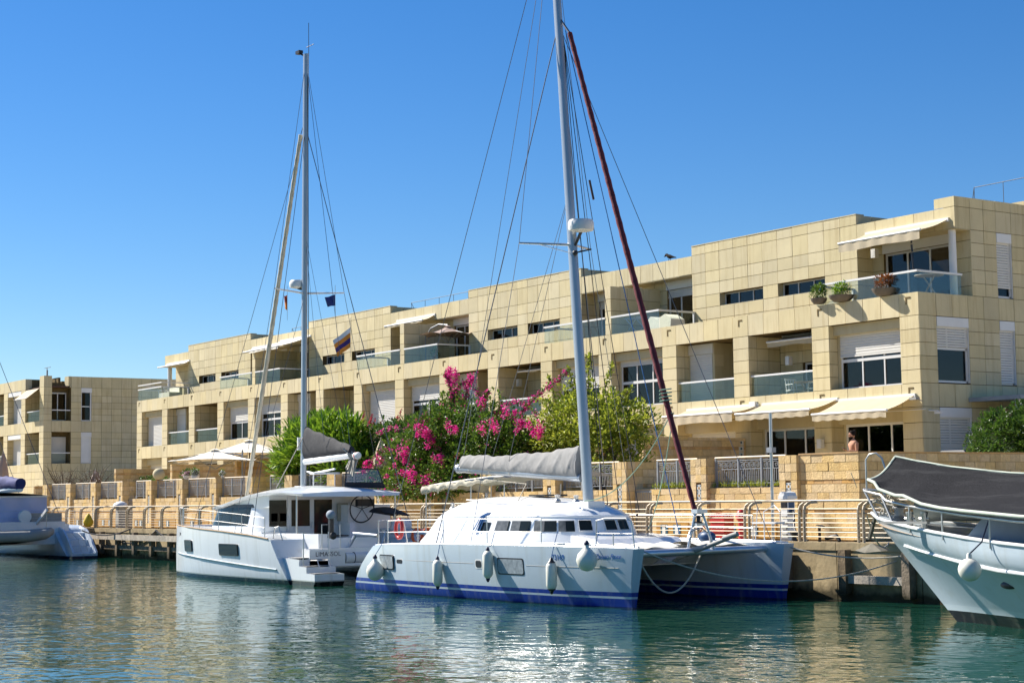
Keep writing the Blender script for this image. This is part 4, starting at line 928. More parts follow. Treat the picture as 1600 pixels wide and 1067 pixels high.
# far-side clutter: lifebuoy holder, outboard bits at the stern
C2.part(MB().tube([(-38.75+.17*math.cos(a*.5), 23.05, 1.62+.24*math.sin(a*.5)) for a in range(14)], .05, 8), 'horseshoe_buoy', 'red_paint', 60)
C2.part(MB().box(-31.3, -31.22, 22.75, 22.95, 1.31, 1.36).box(-30.4, -30.2, 22.8, 22.9, 1.31, 1.35), 'cleat', 'steel')
for x0 in (-37.6, -36.9, -32.3, -30.9): C2.part(MB().box(x0, x0+.55, 22.55, 22.75, 1.285, 1.30), 'deck_pad', 'hypalon')
# registration and name on the bow
def on2(cx, cz, sl): return lambda u, v, w_: (cx+u, h2.y(cx+u, cz+v+sl*u)-.004-w_, cz+v+sl*u)
text_on(C2, '73169', .16, 'registration_number', 'blue_print', on2(-30.76, 1.02, -.01), font_ext=.0015)
text_on(C2, 'Ocean Rose', .15, 'boat_name', 'blue_print', on2(-29.28, 1.06, 0), shear=.35, font_ext=.0015)
# fenders
def fender(i, label, x, z, kind):
    y = h2.y(x, max(.3, z))-.02
    F = TH('fender', label, 'fender', (x, y, z), 'fenders along the striped hull')
    zt = h2.interp(x)[4]
    if kind == 'ball':
        r = .235; y -= r
        F.part(MB().lathe([(.02, -.24), (.12, -.21), (.20, -.12), (.235, 0), (.20, .13), (.11, .23), (.06, .28), (.05, .34)], (x, y, z), 18), 'body', 'fender', 60); F.part(MB().lathe([(.055, .33), (.06, .36), (.03, .42), (.01, .43)], (x, y, z), 12), 'eye', 'navy', 60); top = z+.43
    else:
        r = .125; y -= r; h = .29; c1, c2 = ('fender', 'navy')
        F.part(MB().lathe([(.05, -h-.03), (.10, -h+.02), (r, -h+.08), (r, h-.08), (.10, h-.02), (.05, h+.03)], (x, y, z), 16), 'body', 'fender', 60)
        for s_ in (-1, 1): F.part(MB().lathe([(.10 if kind == 'dark' else .05, s_*(h+(.0 if kind == 'dark' else .02))), (.05, s_*(h+.05)), (.03, s_*(h+.10)), (.008, s_*(h+.12))], (x, y, z), 12), 'end_cap', 'plastic_black' if kind == 'dark' else 'navy', 60)
        top = z+h+.12
    F.part(MB().tube([(x, y, top-.02), (x+.01, h2.y(x, 1.2)-.03, zt), (x+.02, h2.y(x, 1.2)+.08, zt+.35)], .009, 5), 'lanyard', 'rope_blue')
fender(0, 'round white ball fender hanging near the stern of the striped hull', -38.5, .55, 'ball')
fender(1, 'long white fender hanging right of the stern ball fender', -35.42, .60, 'long')
fender(2, 'long white fender partly covering a small porthole amidships', -33.16, .86, 'long')
fender(3, 'white fender with black end caps below the number 73169', -30.85, .66, 'dark')
fender(4, 'round white ball fender hanging at the bow beside the boat name', -29.6, 1.03, 'ball')
# mooring lines of the striped catamaran
ML = tag(MB().tube(sag((-28.75, 23.1, 1.25), (-26.2, 28.3, .9), .55, 20), .016, 6).build('mooring_line', 'rope'), 'sagging pale mooring line from the near striped bow to the quay', 'rope', 'mooring lines')
ML = tag(MB().tube(sag((-28.8, 23.15, 1.0), (-29.3, 25.3, 1.05), .75, 18), .02, 6).build('mooring_line', 'rope'), 'thick white rope looping below the crossbeam between the two bows', 'rope', 'mooring lines')
ML = tag(MB().tube(sag((-29.0, 27.3, 1.3), (-24.9, 28.35, 1.2), .28, 18), .018, 6).build('mooring_line', 'rope'), 'white mooring line from the far striped bow along the quay wall', 'rope', 'mooring lines')
# ------------------------------------------------------------------ white catamaran with hardtop (left of centre), stern to the right
C1 = TH('catamaran', 'white catamaran with hardtop and dark grey sail bag, stern lettered LIMASSOL', 'catamaran', (-48, 25.2, 0), 'catamarans moored along the quay')
st1 = [(-52.82, -53.0, .12, .05, 1.64), (-52.5, -52.6, .24, .13, 1.63), (-51.6, -51.6, .46, .30, 1.60), (-50, -50, .62, .48, 1.54), (-48, -48, .70, .55, 1.47), (-46, -46, .70, .56, 1.37), (-44.88, -43.95, .66, .50, 1.27)]
h1 = Hull(st1, 23.0, ex=1.0); h1f = Hull(st1, 27.45, ex=1.0)
C1.part(h1.mesh(), 'hull', 'hull_dark_boot', 45); C1.part(h1f.mesh(), 'hull', 'hull_dark_boot', 45)
for hh in (h1, h1f):
    y = hh.yc; s = MB()
    s.prism([(-44.6, -.15), (-42.75, -.15), (-42.55, .10), (-42.56, .33), (-43.05, .35), (-43.05, .52), (-43.5, .54), (-43.5, .72), (-44.6, .76)], 1, y-.44, y+.50)
    C1.part(s, 'stern_steps', 'hull_dark_boot', 30)
    for z, xa, xb in ((.352, -43.0, -42.62), (.543, -43.45, -43.1), (.765, -44.28, -43.55)): C1.part(MB().box(xa, xb, y-.4, y+.4, z, z+.008), 'step_pad', 'hypalon')
for x0, x1, z0, z1 in ((-51.38, -50.66, .82, 1.19), (-48.33, -46.97, .76, 1.12)): C1.part(window_decal(h1, x0, x1, z0, z1, .02, .03), 'hull_window', ['plastic_black', 'cabin_glass'])
m = MB(); xs = [-52.4+.3*i for i in range(27)]
for a, b in zip(xs, xs[1:]):
    z = .74-.042*(a+52.4); m.add([(a, h1.y(a, z)-.02, z-.03), (b, h1.y(b, z)-.02, z-.042), (b, h1.y(b, z)-.045, z), (a, h1.y(a, z)-.045, z+.012), (a, h1.y(a, z)+.02, z+.04), (b, h1.y(b, z)+.02, z+.03)], [(0, 1, 2, 3), (3, 2, 5, 4)])
C1.part(m, 'chine', 'hull_dark_boot')
C1.part(MB().tube([(x, h1.y(x, 1.3)-.01, h1.interp(x)[4]+.02) for x in (-52.7, -52, -51, -50, -49, -48, -47, -46.2, -45)], .024, 6), 'toe_rail', 'teak')
text_on(C1, 'J 40', .15, 'model_mark', 'dark_print', lambda u, v, w_: (-52.0+u, h1.y(-52.0+u, 1.32+v)-.004-w_, 1.32+v), font_ext=.0015)
C1.part(MB().box(-52.2, -43.7, 23.4, 27.1, .62, 1.0), 'bridge_deck', 'gelcoat'); C1.part(MB().box(-51.9, -47.0, 23.1, 27.35, 1.0, 1.46), 'saloon_base', 'gelcoat')
# aft beam with name, liferaft niche
C1.part(MB().box(-43.72, -43.5, 22.9, 24.05, .5, 1.0).box(-43.72, -43.5, 25.3, 27.5, .5, 1.0).box(-43.72, -43.5, 24.05, 25.3, .5, .58).box(-43.95, -43.72, 22.9, 27.5, .45, 1.02), 'aft_beam', 'gelcoat')
text_on(C1, 'LIMASSOL', .18, 'home_port', 'dark_print', lambda u, v, w_: (-43.494+w_, 23.5+u, .80+v), spacing=1.05, font_ext=.002)
lr = MB(); lr.loft([[(-43.62+.12*math.cos(a), y, .73+.14*math.sin(a)) for a in [k*math.pi/8 for k in range(16)]] for y in (24.12, 24.2, 24.7, 25.18, 25.26)]); C1.part(lr, 'life_raft', 'deck_white', 60)
for y in (24.4, 24.95): C1.part(MB().tube([(-43.62+.13*math.cos(a), y, .73+.15*math.sin(a)) for a in [k*math.pi/8 for k in range(17)]], .012, 5), 'strap', 'rope_dark')
# saloon with curved windscreen
Z1 = [1.0, 1.46, 1.62, 2.3, 2.66]; XA1 = [-52.1, -51.95, -51.85, -51.35, -50.9]; XF1 = [-47.0, -47.0, -47.0, -47.0, -47.0]; W1 = [2.0, 1.98, 1.95, 1.85, 1.8]
f1 = lambda t, z: ringpt(t, z, Z1, XA1, XF1, W1, 25.2, 4)
C1.part(MB().loft([[f1(k*2*math.pi/64, z) for k in range(64)] for z in (1.0, 1.46, 1.62, 1.95, 2.24)]), 'saloon', 'gelcoat', 50)
C1.part(MB().prism([(-51.1, 2.2), (-50.2, 2.26), (-49.3, 2.36), (-48.4, 2.5), (-47.3, 2.62), (-46.998, 2.62), (-46.998, 2.2)], 1, 23.36, 27.04), 'saloon_coaming', 'gelcoat')
for t0, t1 in ((.435, .60), (.605, .868), (.878, .995), (1.005, 1.122), (1.132, 1.4)): C1.part(shell_pane(f1, math.pi*t0, math.pi*t1, 1.64, 2.22, .012, 14), 'windscreen', 'cabin_glass', 60)
C1.part(shell_pane(f1, math.pi*.36, math.pi*.60, 2.20, 2.30, .02, 8), 'side_window', 'plastic_black', 60)
# aft bulkhead: window and sliding door, frames proud of the wall
def xpanel(name, m, x, y0, y1, z0, z1, t=.02, th=C1): return th.part(MB().box(x, x+t, y0, y1, z0, z1), name, m)
xpanel('door_frame', 'frame', -46.995, 23.98, 25.6, 1.0, 2.52, .03)
for n_, y0, y1 in (('aft_window', 23.34, 23.92), ('door', 24.1, 24.72), ('door', 24.88, 25.5)): xpanel(n_, 'cabin_glass', -46.96, y0, y1, 1.62 if n_ != 'door' or y0 < 24.5 else 1.02, 2.42)
for y0 in (23.40, 23.70): C1.part(MB().box(-46.955, -46.94, y0, y0+.22, 1.78, 2.02), 'cushion', 'brown_cloth')
C1.part(MB().tube([(-46.9, 24.78, 1.55), (-46.9, 24.78, 1.75)], .02, 6), 'door_handle', 'steel')
# hardtop
rt = [(-51.8, 1.15, 2.14, 2.22), (-51.55, 1.6, 2.18, 2.38), (-51.0, 1.85, 2.22, 2.55), (-50.2, 1.98, 2.28, 2.70), (-49.4, 2.02, 2.40, 2.79), (-48.5, 2.03, 2.53, 2.84), (-47.4, 2.02, 2.64, 2.86), (-46, 1.97, 2.66, 2.80), (-45.35, 1.85, 2.62, 2.72), (-45.15, 1.7, 2.60, 2.66)]
rr_ = []
for x, w_, ze, zc in rt:
    top = [(x, 25.2+w_*v, ze+(zc-ze)*(1-abs(v)**1.7)) for v in [i/8-1 for i in range(17)]]; bot = [(x+.02, 25.2+w_*v*.96, ze-.10+.02*abs(v)) for v in [1-i/8 for i in range(17)]]
    rr_.append(top+bot)
C1.part(MB().loft(rr_), 'hardtop', 'gelcoat', 50)
for x, y in ((-45.45, 23.5), (-45.45, 26.9)): C1.part(MB().tube([(x, y, 1.0), (x, y, 2.62)], .03, 8), 'hardtop_post', 'steel')
# cockpit: seats, table, helm
C1.part(MB().box(-46.9, -43.75, 23.6, 27.1, .88, .92), 'cockpit_sole', 'deck_white')
C1.part(MB().box(-46.6, -44.0, 23.45, 23.75, .9, 1.42).box(-44.3, -43.95, 23.75, 25.4, .9, 1.3), 'bench', 'gelcoat')
C1.part(MB().box(-45.7, -44.8, 24.1, 24.9, 1.32, 1.36).box(-45.3, -45.2, 24.4, 24.6, .9, 1.32), 'cockpit_table', 'plastic_black')
C1.part(MB().box(-46.98, -46.35, 25.75, 27.25, .9, 2.25).box(-46.6, -44.2, 26.9, 27.3, .9, 1.5), 'helm_console', 'gelcoat')
wh = MB(); wc = Vector((-46.2, 26.15, 2.12)); n_ = 28
wh.tube([wc+Vector((.05*math.sin(k*2*math.pi/n_), .42*math.cos(k*2*math.pi/n_), .42*math.sin(k*2*math.pi/n_))) for k in range(n_+1)], .022, 6)
for k in range(5): wh.tube([wc, wc+Vector((0, .42*math.cos(k*1.2566+.3), .42*math.sin(k*1.2566+.3)))], .012, 5)
C1.part(wh, 'steering_wheel', 'plastic_black'); C1.part(MB().box(-46.35, -46.2, 26.0, 26.6, 2.2, 2.42), 'instrument_panel', 'plastic_black')
C1.part(MB().grid(lambda u, v: (-45.9+.9*v, 26.2+1.0*u, 2.02+.22*math.sin(v*math.pi)*(.6+.4*math.sin(u*math.pi))-.16*u), 12, 8), 'seat_cover', 'dark_cloth', 80)
C1.part(MB().lathe([(.03, -.32), (.19, -.27), (.21, 0), (.19, .27), (.03, .32)], (-45.1, 26.9, 1.62), 14, axis=Vector((0, 1, 0))), 'canister', 'deck_white', 50)
xpanel('utility_net', 'tan_hypalon', -46.9, 25.65, 26.0, 1.75, 2.3, .08)
C1.part(MB().box(-46.3, -45.9, 25.55, 25.75, .92, 1.7), 'locker', 'gelcoat')
# davits, outboard motor, rails at the stern
for y in (24.35, 26.3): C1.part(MB().tube([(-43.9, y, .95), (-43.55, y+.1, 1.42)], .05, 8).tube([(-43.6, y+.05, 1.42), (-42.75, y+.35, 1.36)], .055, 10), 'davit', 'alu', 40)
C1.part(MB().tube([(-43.6, 23.35, 1.0), (-43.6, 23.35, 1.7), (-43.6, 23.95, 1.7), (-43.6, 23.95, 1.0)], .016, 6).tube([(-43.4, 22.65, .4), (-43.4, 22.65, 1.5)], .016, 6).tube([(-43.2, 23.4, .4), (-43.3, 23.4, 1.5)], .016, 6), 'stern_rail', 'steel')
ob = C1.part(MB().sphere((-43.45, 23.56, 1.98), .16, sc=(1.1, .75, .85)), 'outboard_cowling', 'zinc', 60); C1.part(MB().box(-43.5, -43.38, 23.5, 23.62, 1.40, 1.9).box(-43.52, -43.3, 23.53, 23.59, 1.30, 1.45).lathe([(.0, -.05), (.11, -.01), (.11, .01), (0, .05)], (-43.3, 23.56, 1.38), 10, axis=Vector((1, 0, 0))), 'outboard_leg', 'plastic_black')
for y in (26.5, 26.85): C1.part(MB().tube([(-43.5, y+.17*math.cos(a*.45), 1.30+.2*math.sin(a*.45)) for a in range(15)], .045, 8), 'horseshoe_buoy', 'orange_foam', 60)
C1.part(MB().tube([(-43.55, 25.4, 1.0), (-43.55, 25.4, 1.5), (-43.55, 27.3, 1.5), (-43.55, 27.3, 1.0)], .016, 6).tube([(-43.55, 25.4, 1.25), (-43.55, 27.3, 1.25)], .012, 6), 'stern_rail', 'steel')
ld = MB()
for y in (22.75, 23.1): ld.tube([(-43.2, y, .70), (-42.75, y, .72), (-42.6, y, .5)], .014, 6)
for k in range(3): ld.tube([(-43.1+.2*k, 22.75, .71), (-43.1+.2*k, 23.1, .71)], .012, 6)
C1.part(ld, 'boarding_ladder', 'steel')
# deck rails
stanchions(C1, [(x, h1.y(x, 1.3)+.1, h1.interp(x)[4]) for x in (-51.9, -50.2, -48.6, -46.9, -45.4)], .6)
C1.part(MB().tube([(-51.9, 22.72, 1.6), (-51.95, 22.72, 2.2), (-52.5, 22.85, 2.22), (-52.6, 22.95, 1.62)], .016, 6).tube([(-52.2, 22.8, 1.6), (-52.2, 22.8, 2.2)], .012, 6).tube([(-52.0, 27.5, 1.6), (-52.0, 27.5, 2.2), (-52.5, 27.4, 2.22), (-52.6, 27.4, 1.62)], .016, 6).box(-52.5, -52.0, 27.2, 27.5, 1.9, 1.93), 'pulpit', 'steel')
C1.part(MB().tube([(-45.2, 22.6, 1.3), (-45.1, 22.6, 1.62), (-44.85, 22.6, 1.66), (-44.7, 22.65, 1.25)], .018, 6), 'grab_rail', 'steel')
C1.part(MB().tube([(-52.75, 23.0, 1.55), (-52.75, 27.4, 1.55)], .08, 12), 'crossbeam', 'alu', 50)
C1.part(MB().box(-52.6, -51.9, 23.4, 27.0, 1.30, 1.33), 'trampoline', 'hypalon')
# mast, boom, sail bag, furled genoa
mb = MB(); mb.loft([[(-48.28+.24*t+.125*math.cos(a), 25.2+.085*math.sin(a), 2.78+14.0*t) for a in [k*2*math.pi/16 for k in range(16)]] for t in [i/10 for i in range(11)]]); C1.part(mb, 'mast', 'mast_paint', 60)
C1.part(MB().box(-48.5, -48.05, 25.0, 25.4, 2.74, 2.86), 'mast_step', 'deck_white')
def mx1(z): return -48.28+.24*(z-2.78)/14
C1.part(MB().box(mx1(5)-.19, mx1(5)-.13, 25.06, 25.34, 4.0, 4.4), 'deck_light', 'deck_white')
C1.part(MB().tube([(-48.15, 25.2, 3.62), (-45.2, 25.2, 3.74)], .10, 12), 'boom', 'gelcoat', 50)
def b1(t):
    x = -48.12+3.0*t; zb = 3.70+.1*t; top = 1.02*(1-t)+.22*t+.02*math.sin(t*23); L = []
    for k in range(18):
        a = k*2*math.pi/18; zz = (1-math.cos(a))/2; L.append((x, 25.2+math.sin(a)*.13*(1.2-.6*zz)+(.010*math.sin(t*31+zz*9)+.006*math.sin(t*73+zz*4))*math.sin(a), zb+top*zz))
    return L
C1.part(MB().loft([b1(i/30) for i in range(31)]), 'sail_bag', 'dark_cloth', 80)
bd = MB()
for k in range(5): bd.tube([(-45.3+.08*k, 25.0+.1*(k % 3), 3.95-.05*k), (-45.15+.05*k, 25.2, 3.7), (-45.4+.1*k, 25.15, 3.35-.06*k), (-45.25+.1*k, 25.3, 3.8)], .035, 6)
C1.part(bd, 'sheet_bundle', 'hypalon', 60); C1.part(MB().lathe([(.09, 0), (.11, .05), (.11, .22), (.08, .26)], (-44.95, 25.2, 3.72), 12, axis=Vector((1, 0, 0))), 'boom_end_cap', 'deck_white', 50); C1.part(MB().lathe([(.113, .10), (.113, .15)], (-44.95, 25.2, 3.72), 12, axis=Vector((1, 0, 0))), 'boom_end_stripe', 'red_paint', 50)
C1.part(MB().tube([(-48.0, 25.2, 3.3), (-47.6, 25.2, 3.25), (-46.2, 25.2, 3.35)], .03, 6), 'boom_strut', 'alu')
a_, b_ = Vector((-52.65, 25.2, 1.75)), Vector((-48.42, 25.2, 14.2)); n_ = 110
C1.part(MB().tube([a_.lerp(b_, i/n_) for i in range(n_+1)], [.055+.028*math.sin(min(1, i/n_*2.4)*math.pi/2)*(1-.7*i/n_)+.006*math.sin(i*1.9) for i in range(n_+1)], 10), 'furled_sail', 'cream_sail', 80)
stay(C1, b_, (mx1(14.7), 25.2, 14.7), .012)
for s_ in (-1, 1): C1.part(MB().tube([(mx1(9.0), 25.2, 9.0), (mx1(9.0)+.35, 25.2+1.25*s_, 9.05)], [.035, .022], 8), 'spreader', 'white_paint')
C1.part(MB().lathe([(.05, -.1), (.26, -.06), (.28, 0), (.28, .1), (.24, .17), (.02, .2)], (mx1(9.2)-.36, 25.15, 9.28), 18), 'radar_dome', 'white_paint', 40)
C1.part(MB().tube([(mx1(9.2), 25.2, 9.1), (mx1(9.2)-.36, 25.15, 9.2)], .04, 6), 'radar_bracket', 'plastic_black')
C1.part(MB().tube([(-48.05, 25.2, 16.7), (-48.4, 25.1, 16.9)], .03, 6).tube([(-47.95, 25.25, 16.7), (-47.95, 25.25, 17.8)], .01, 5).tube([(-48.2, 25.3, 17.05), (-47.7, 25.3, 17.05)], .012, 5).box(-48.5, -48.25, 25.05, 25.2, 16.85, 16.95), 'masthead_gear', 'plastic_black')
SPn, SPf = Vector((mx1(9)+.35, 23.95, 9.05)), Vector((mx1(9)+.35, 26.45, 9.05)); MT = Vector((mx1(14.4), 25.2, 14.4)); MH = Vector((mx1(16.6), 25.2, 16.6))
for a, b, r_ in ((MT, (-46.3, 22.45, 1.4), .010), (MT, (-46.3, 28.0, 1.4), .013), (MH, SPn, .008), (MH, SPf, .008), (SPn, (-47.6, 22.5, 1.45), .008), (SPf, (-47.6, 27.9, 1.45), .008), (Vector((mx1(8.9), 25.2, 8.9)), (-47.2, 22.5, 1.45), .007), (MH, (-45.2, 25.2, 3.9), .008), (Vector((mx1(11), 25.2, 11)), (-46.6, 25.05, 4.2), .006), (Vector((mx1(11), 25.2, 11)), (-45.8, 25.35, 4.0), .006), (MT, (-50.9, 22.6, 1.6), .008)): stay(C1, a, b, r_)
stay(C1, (mx1(16)+.14, 25.2, 16), (-48.0, 25.25, 3.2), .012, 'rope_dark', 'halyard')
# flybridge windshield and antenna bench on the hardtop
f = MB()
for q in (((-46.1, 25.5, 2.82), (-46.15, 25.58, 3.38)), ((-46.1, 26.9, 2.76), (-46.2, 26.72, 3.34)), ((-46.15, 25.58, 3.38), (-46.2, 26.72, 3.34)), ((-46.1, 25.5, 2.82), (-46.1, 26.9, 2.76))): f.tube(q, .025, 6)
C1.part(f, 'windshield_frame', 'plastic_black'); C1.part(MB().grid(lambda u, v: (-46.12-.05*v, 25.52+.07*v+(1.36-.24*v)*u, 2.82-.05*u+.54*v), 4, 4), 'windshield_vinyl', 'vinyl'); C1.part(MB().box(-46.13, -46.09, 25.52, 26.86, 2.78, 2.94), 'windshield_skirt', 'dark_cloth')
C1.part(MB().box(-46.9, -46.6, 24.7, 25.6, 3.2, 3.26).tube([(-46.75, 24.75, 2.85), (-46.75, 24.75, 3.2)], .02, 6).tube([(-46.75, 25.5, 2.85), (-46.75, 25.5, 3.2)], .02, 6), 'roof_bench', 'white_paint')
C1.part(MB().tube([(-48.2, 25.15, 4.4), (-46.6, 23.4, 2.78)], .016, 6), 'topping_line', 'rope'); 
# flags
def flag(label, x, y, z, w_, h, mats, drop=.4):
    F = TH('flag', label, 'flag', (x, y, z), 'flags in the rigging')
    m = MB(); n = len(mats); dv = Vector((-.5, -.85, 0))
    for k in range(n):
        m.grid(lambda u, v: Vector((x, y, z-h*((k+v)/n)*(1-.2*u)-drop*u*w_))+dv*(w_*u*(1-.25*(k+v)/n))+Vector((.85, -.5, 0))*(.09*math.sin(u*8+(k+v)/n*4)*u), 12, 4, k)
    F.part(m, 'cloth', mats, 80); F.part(MB().tube([(x, y, z+.3), (x, y, z-h-.3)], .006, 4), 'halyard', 'rope')
flag('orange, violet and white flag hanging from the rigging of the left catamaran', -45.9, 25.6, 7.72, .55, .62, ['flag_white', 'flag_orange', 'flag_violet', 'flag_orange'], .75)
flag('small navy pennant under the right spreader of the left catamaran', -47.6, 26.0, 8.95, .34, .36, ['flag_navy'], .3)
flag('small red and orange pennant under the left spreader of the left catamaran', -48.5, 24.75, 8.95, .10, .5, ['flag_red', 'flag_orange'], .3)

# ------------------------------------------------------------------ gulet bow at the right
GB = TH('motor_sailer', 'pale blue hulled boat with raked bow under a dark net awning at the right', 'boat', (-19, 24.9, 0))
class GHull(Hull):
    def ring(s, q):
        x0, bd, bs, bw, zd = q; L = []      # x given at deck; the stem rakes aft towards the waterline
        zs = zd-.46
        prof = [(zd, bd), (zd-.15, bd*.995), (zd-.30, bd*.985), (zs, bs), (zs-.02, bs*.985), (zs*.75, bs*.70+bw*.28), (zs*.5, bs*.42+bw*.56), (zs*.28, bs*.18+bw*.81), (.12, bw*.98), (-.1, bw*.9), (-.4, bw*.5), (-.7, .02)]
        k = max(0, min(1, (x0+23.65)/5.0))
        def X(z): return x0+(1-k)*2.05*(1-max(-.2, z/zd))**1.0
        return [(X(z), s.yc-b, z) for z, b in prof]+[(X(z), s.yc+b, z) for z, b in reversed(prof[:-1])]
stg = [(-23.65, .03, .025, .01, 2.0), (-23.2, .32, .26, .05, 1.89), (-22.5, .62, .53, .15, 1.80), (-21.5, 1.03, .93, .38, 1.70), (-20.3, 1.5, 1.40, .62, 1.61), (-19.2, 1.88, 1.76, .95, 1.53), (-18, 2.12, 2.02, 1.3, 1.46), (-15, 2.3, 2.2, 1.7, 1.42), (-12, 2.2, 2.1, 1.7, 1.5)]
hg = GHull(stg, 24.9); GB.part(MB().loft([hg.ring(q) for q in stg]), 'hull', 'hull_gulet', 28)
def gd(x):      # deck edge half breadth and height
    for a, b in zip(stg, stg[1:]):
        if a[0] <= x <= b[0]: t = (x-a[0])/(b[0]-a[0]); return a[1]+(b[1]-a[1])*t, a[4]+(b[4]-a[4])*t
GX = [-23.6, -23.2, -22.8, -22.4, -21.8, -21, -20, -19, -18, -16, -14, -12]
for s_ in (-1, 1): GB.part(MB().tube([(x, 24.9+s_*gd(x)[0], gd(x)[1]+.02) for x in GX], .035, 8), 'cap_rail', 'gelcoat', 60)
def gq(x):
    for a, b in zip(stg, stg[1:]):
        if a[0] <= x <= b[0]: t = (x-a[0])/(b[0]-a[0]); return [a[i]+(b[i]-a[i])*t for i in range(5)]
ru = MB(); ru.tube([Vector(hg.ring(gq(x))[3])+Vector((0, -.012, .0)) for x in (-22.9, -22.3, -21.7, -21, -20.3, -19.2, -18, -16.5, -15, -12.2)], .034, 6); GB.part(ru, 'rubbing_strake', 'gelcoat', 60)
GB.part(MB().grid(lambda u, v: (-23.3+11*u, 24.9+(2*v-1)*gd(-23.3+11*u)[0]*.97, gd(-23.3+11*u)[1]-.12), 20, 6), 'deck', 'teak')
GB.part(MB().prism([(-20.4, 1.5), (-19.9, 1.95), (-12, 2.3), (-12, 1.5)], 1, 23.7, 26.1), 'trunk_cabin', 'zinc')
# pulpit and rail
PR = [(-23.85, 24.9, 2.52), (-23.6, 24.55, 2.50), (-22.9, 24.2, 2.42)]
def rail_pt(x): return (x, 24.9-gd(max(-23.6, x))[0]-.0, gd(max(-23.6, x))[1]+.41)
GB.part(MB().tube([(-23.85, 24.9, 2.47), (-23.6, 24.65, 2.44), (-22.95, 24.42, 2.36), (-22.8, 24.4, 2.25)]+[rail_pt(x) for x in (-22.6, -22, -21, -20, -18.5, -16, -13)], .026, 8), 'rail', 'steel', 60)
GB.part(MB().tube([(-23.85, 24.9, 2.47), (-23.6, 25.15, 2.44), (-22.95, 25.38, 2.36)]+[(x, 49.8-rail_pt(x)[1], rail_pt(x)[2]) for x in (-22.6, -22, -21, -20, -18.5, -16, -13)], .026, 8), 'rail', 'steel', 60)
for a, b in (((-23.85, 24.9, 2.47), (-23.5, 24.85, 1.98)), ((-23.6, 24.65, 2.44), (-23.2, 24.6, 1.92)), ((-22.95, 24.42, 2.36), (-22.6, 24.33, 1.85)), ((-23.6, 25.15, 2.44), (-23.2, 25.2, 1.92))): GB.part(MB().tube([a, b], .022, 7), 'stanchion', 'steel', 60)
for x in (-21.9, -20.7, -19.2, -17.5): p = rail_pt(x); GB.part(MB().tube([p, (p[0], p[1], p[2]-.5)], .017, 6), 'stanchion', 'steel')
GB.part(MB().tube([(-23.68, 24.8, 2.45), (-23.68, 24.8, 3.05), (-23.6, 24.82, 3.16), (-23.45, 24.85, 3.18), (-23.35, 24.9, 3.08), (-23.15, 24.95, 2.42)], .019, 8), 'awning_hoop', 'steel', 60)
# dark net awning, pitched over the foredeck, with pale hem
rid = [(-23.3, 3.14), (-22.4, 3.0), (-21.4, 2.86), (-20, 2.72), (-18, 2.62), (-15, 2.6), (-12, 2.6)]
def ridge(x):
    for a, b in zip(rid, rid[1:]):
        if a[0] <= x <= b[0]: return a[1]+(b[1]-a[1])*(x-a[0])/(b[0]-a[0])
    return rid[0][1] if x < rid[0][0] else rid[-1][1]
hemp = [(-23.3, 24.45, 2.66), (-22.95, 24.25, 2.60), (-22.75, 24.15, 2.47), (-22.2, 24.0, 2.35), (-21.9, 23.9, 2.34), (-21.3, 23.7, 2.19), (-20.6, 23.4, 2.12), (-19.85, 23.15, 2.07), (-18.3, 22.75, 1.98), (-15, 22.6, 1.95), (-12, 22.7, 1.95)]
def hem(t):
    k = t*(len(hemp)-1); i = min(len(hemp)-2, int(k)); return Vector(hemp[i]).lerp(Vector(hemp[i+1]), k-i)
def netp(u, v, side):
    h = hem(u); top = Vector((h.x+.30*(1-u)*(1-u), 24.9, ridge(h.x+.3)+0)); p = top.lerp(h, v); p.z -= .10*math.sin(v*math.pi)*(1+.3*math.sin(u*14))
    if side > 0: p.y = 49.8-p.y
    return p
for sd in (-1, 1): GB.part(MB().grid(lambda u, v: netp(u, v, sd), 60, 14), 'net_awning', 'mesh_net', 80)
for sd in (-1, 1): GB.part(MB().tube([netp(i/60, 1, sd) for i in range(61)], .032, 8), 'awning_hem', 'hem', 60)
GB.part(MB().tube([netp(i/60, 0, -1)+Vector((0, 0, .01)) for i in range(61)], .022, 6), 'ridge_rope', 'hem', 60); GB.part(MB().tube([netp(0, i/14, -1) for i in range(15)], .026, 6), 'awning_edge', 'hem', 60)
GB.part(MB().tube([(-23.75, 24.45, 2.8), (-23.9, 24.75, 2.52)], .008, 4), 'lashing', 'rope')
# bitts, hatch, anchor gear, inflatable on deck
for x in (-21.95, -21.6): GB.part(MB().lathe([(.06, 0), (.06, .26), (.075, .28), (.075, .32), (.02, .33)], (x, 24.1, 1.72), 12).tube([(x-.12, 24.1, 1.92), (x+.12, 24.1, 1.92)], .018, 6), 'bitt', 'steel', 40)
GB.part(MB().box(-22.35, -21.2, 23.72, 23.80, 1.83, 1.87), 'fairlead_plate', 'hypalon')
ib = MB(); ib.tube([(-22.6, 25.1, 1.95), (-22.2, 24.75, 2.08), (-21, 24.6, 2.12), (-19.6, 24.6, 2.1), (-18, 24.6, 2.05)], [.12, .22, .25, .26, .26], 12); ib.tube([(-22.6, 25.2, 1.95), (-22.0, 25.6, 2.08), (-20, 25.7, 2.1), (-18, 25.7, 2.1)], [.12, .22, .25, .26], 12); GB.part(ib, 'inflatable', 'tan_hypalon', 60)
rp = MB()
random.seed(3)
for k in range(9): rp.tube([(-23.35+random.uniform(-.2, .4), 24.9+random.uniform(-.3, .3), 1.95+random.uniform(0, .45)) for _ in range(6)], .016, 5)
GB.part(rp, 'rope_pile', 'rope'); GB.part(MB().lathe([(.12, 0), (.14, .05), (.09, .1), (.09, .22), (.14, .26), (.1, .3)], (-23.0, 24.95, 1.85), 12), 'windlass', 'iron', 40)
